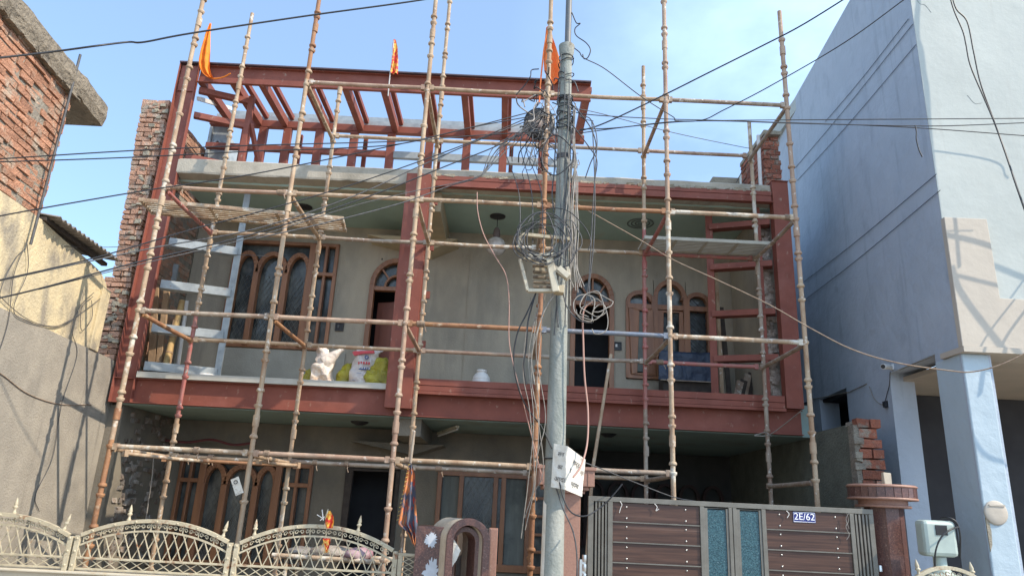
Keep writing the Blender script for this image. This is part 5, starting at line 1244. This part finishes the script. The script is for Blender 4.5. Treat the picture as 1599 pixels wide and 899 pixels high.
A=at(262,425,10.6); ob=MB().box(A.x-.14,A.x+.14,10.6,10.64,A.z-.18,A.z+.14); tag(ob.build('grey_board',primer),'pale grey sheet hanging on the brick wall inside the left ladder','board')
p_=at(324,581,9.8); tag(MB().lathe((p_.x,9.8,3.215),[(.10,0),(.10,.05),(.06,.055)],18).build('white_tin',pl_white),'small white tin lying on the balcony floor at the left ladder foot','tin')
# tarp with stuff at right
tr=thing('covered_cooler',(2.75,10.9,3.2),'navy blue tarpaulin draped over a boxy thing under the right window','covered box')
a1=at(1030,548,10.8); a2=at(1110,550,10.8); b1=at(1028,592,10.7)
MB().box(a1.x+.03,a2.x-.02,10.72,11.05,3.45,a1.z-.02).build('box_body',darkplank,tr)
mb=MB(); nu,nv=24,14
for off in (0,.004):
    vs=[]
    for j in range(nv+1):
        for i in range(nu+1):
            u=i/nu; v=j/nv; x=a1.x-.02+(a2.x-a1.x+.04)*u-.03*v*(1-u)
            if v<.28: y=11.06-(v/.28)*.38; z=a1.z+.02*noise.noise(Vector((u*5,v*5,0)))
            else: y=10.68+.03*noise.noise(Vector((u*6,v*4,3))); z=a1.z-(v-.28)/.72*(a1.z-b1.z+.0)
            vs.append((x,y-off,z-.02*math.sin(u*3.1)))
    mb.add(vs,[(j*(nu+1)+i,j*(nu+1)+i+1,(j+1)*(nu+1)+i+1,(j+1)*(nu+1)+i) for j in range(nv) for i in range(nu)],True)
mb.build('tarpaulin',tarp_m,tr)
MB().beam((a1.x-.02,10.66,b1.z-.01),(a2.x+.02,10.66,b1.z-.01),.014,.014).build('hem_rod',tubes['grey'],tr)
for x in (a1.x+.03,a2.x-.03): MB().box(x-.02,x+.02,10.75,10.79,3.215,3.46).build('leg',darkplank,tr)
A=at(1128,618,10.4); B=at(1118,425,10.9); A.z=3.22
lp1=tag(MB().beam(A,B,.05,.04).build('leaning_batten',tubes['tan']),'pale thin batten leaning on the wall behind the right ladder frame','batten')
A=at(1140,618,10.5); B=at(1126,480,10.9); A.z=3.22; tag(MB().beam(A,B,.07,.03,(0,1,0)).build('leaning_board',darkplank),'dark narrow board leaning beside the pale batten','board')
wp=thing('scrap_timber',at(1162,615,10.3),'pile of dark broken boards on the floor at the balcony right end','scrap wood')
random.seed(2)
for k in range(6):
    A=at(1145+k*6,618,10.2+.05*k); A.z=3.22; B=at(1156+k*6,592-k*2+random.uniform(-4,4),10.35+.04*k); MB().beam(A,B,.10,.025,(0,1,0)).build('board',darkplank if k%2 else tubes['grey'],wp)
tag(MB().box(at(1085,618,9.75).x-.13,at(1085,618,9.75).x+.13,9.7,9.8,3.215,3.32,.01).build('white_bundle',pl_white,None,.01),'small white cloth bundle on the sill under the blue tarpaulin','bundle')

# ------------------------------------------------------------ things in the front yard
p=at(395,0,0) if False else None
q1_=at(215,785,10.9)
tag(MB().box(at(200,790,10.9).x,at(228,790,10.9).x,10.85,10.95,at(200,806,10.9).z,at(210,752,10.9).z).build('meter_cabinet',primer),'pale grey metal cabinet on the broken plaster of the lower left wall','cabinet')
mb=MB(); random.seed(66)
for i in range(150):
    y=random.uniform(9.75,11.1); z=random.uniform(.2,2.7); s_=random.uniform(.03,.09); mb.box(-5.1,-5.1+random.uniform(.01,.05),y,y+s_*1.6,z,z+s_,.014)
tag(mb.build('broken_plaster',M('rough_render',(.30,.28,.25),(.20,.14,.10),7,rough=1,island=.3,bump=(30,.03)),ho),None,None,None,'stuff')
mb=MB().tube(smooth_path([at(240,710,9.4),at(238,740,9.4),at(233,775,9.4),at(228,810,9.4)]),.007,5); tag(mb.build('string',wire_w),'white cord hanging from the lowest ledger at the lower left','cord')
# carton hanging on the window
q=at(372,757,7.75); tg2=thing('paper_tag',q,'small torn printed paper tag hanging on the second scaffolding tube','paper tag')
MB().beam(q+Vector((-.05,0,.07)),q+Vector((.03,0,-.09)),.085,.004,(0,1,0)).build('paper',paper,tg2); 
MB().band([(q.x-.03+.018*math.cos(t*.8),q.z+.03+.018*math.sin(t*.8)) for t in range(8)],.008,q.y-.008,q.y-.004,True).build('printed_mark',ink,tg2)
# festoon under the lower ceiling
mb=MB().tube(smooth_path([at(235,684,10.9),at(290,690,10.9),at(330,686,10.9),at(365,694,10.9),at(400,690,10.9)]),[.02]*40 if False else .02,6)
tag(mb.build('faded_garland',M('faded_red',(.16,.035,.035),(.10,.03,.03),9)),'faded dark red garland strung under the lower ceiling','garland')
# cart and bundle behind the third railing
ct=thing('hand_cart',(-1.8,7.9,0),'dusty hand cart frame loaded with cloth bundles behind the third railing','cart')
zc=1.10
mb=MB(); mb.tube([(-2.35,7.9,zc+.02),(-1.15,7.9,zc)],.025,8); mb.tube([(-2.35,8.4,zc+.02),(-1.15,8.4,zc)],.025,8)
for x in (-2.3,-1.75,-1.2): mb.beam((x,7.88,zc),(x,8.42,zc),.05,.03)
for x in (-2.2,-1.3): mb.tube([(x,7.92,0.12),(x,7.92,zc)],.02,8); mb.tube([(x,8.38,0.12),(x,8.38,zc)],.02,8)
mb.build('cart_frame',tubes['pale'],ct)
for k,(x,y,rx,rz,m) in enumerate(((-1.78,8.1,.28,.09,M('dusty_bundle_cloth',(.36,.31,.26),(.22,.18,.15),6,bump=(12,.03))),(-1.50,8.05,.16,.09,M('mauve_cloth',(.30,.16,.20),(.45,.36,.36),7)),(-2.12,8.15,.16,.07,M('grey_bundle_cloth',(.28,.26,.24),(.17,.15,.14),7,bump=(12,.03))))):
    MB().loft([(x,y,zc+.02,rx*.8,.16),(x,y,zc+.02+rz*.4,rx,.19),(x+.02,y,zc+.02+rz*.8,rx*.85,.16),(x+.02,y,zc+.02+rz*1.2,rx*.4,.08)],30,2.2,.04,k+3).build('bundle',m,ct)
MB().loft([(-1.9,9.2,.12,.2,.2),(-1.9,9.2,.9,.26,.26),(-1.9,9.2,1.12,.22,.22),(-1.9,9.2,1.2,.05,.05)],24,2.2,.03,9).build('black_drum',wire_m,ct) if False else None
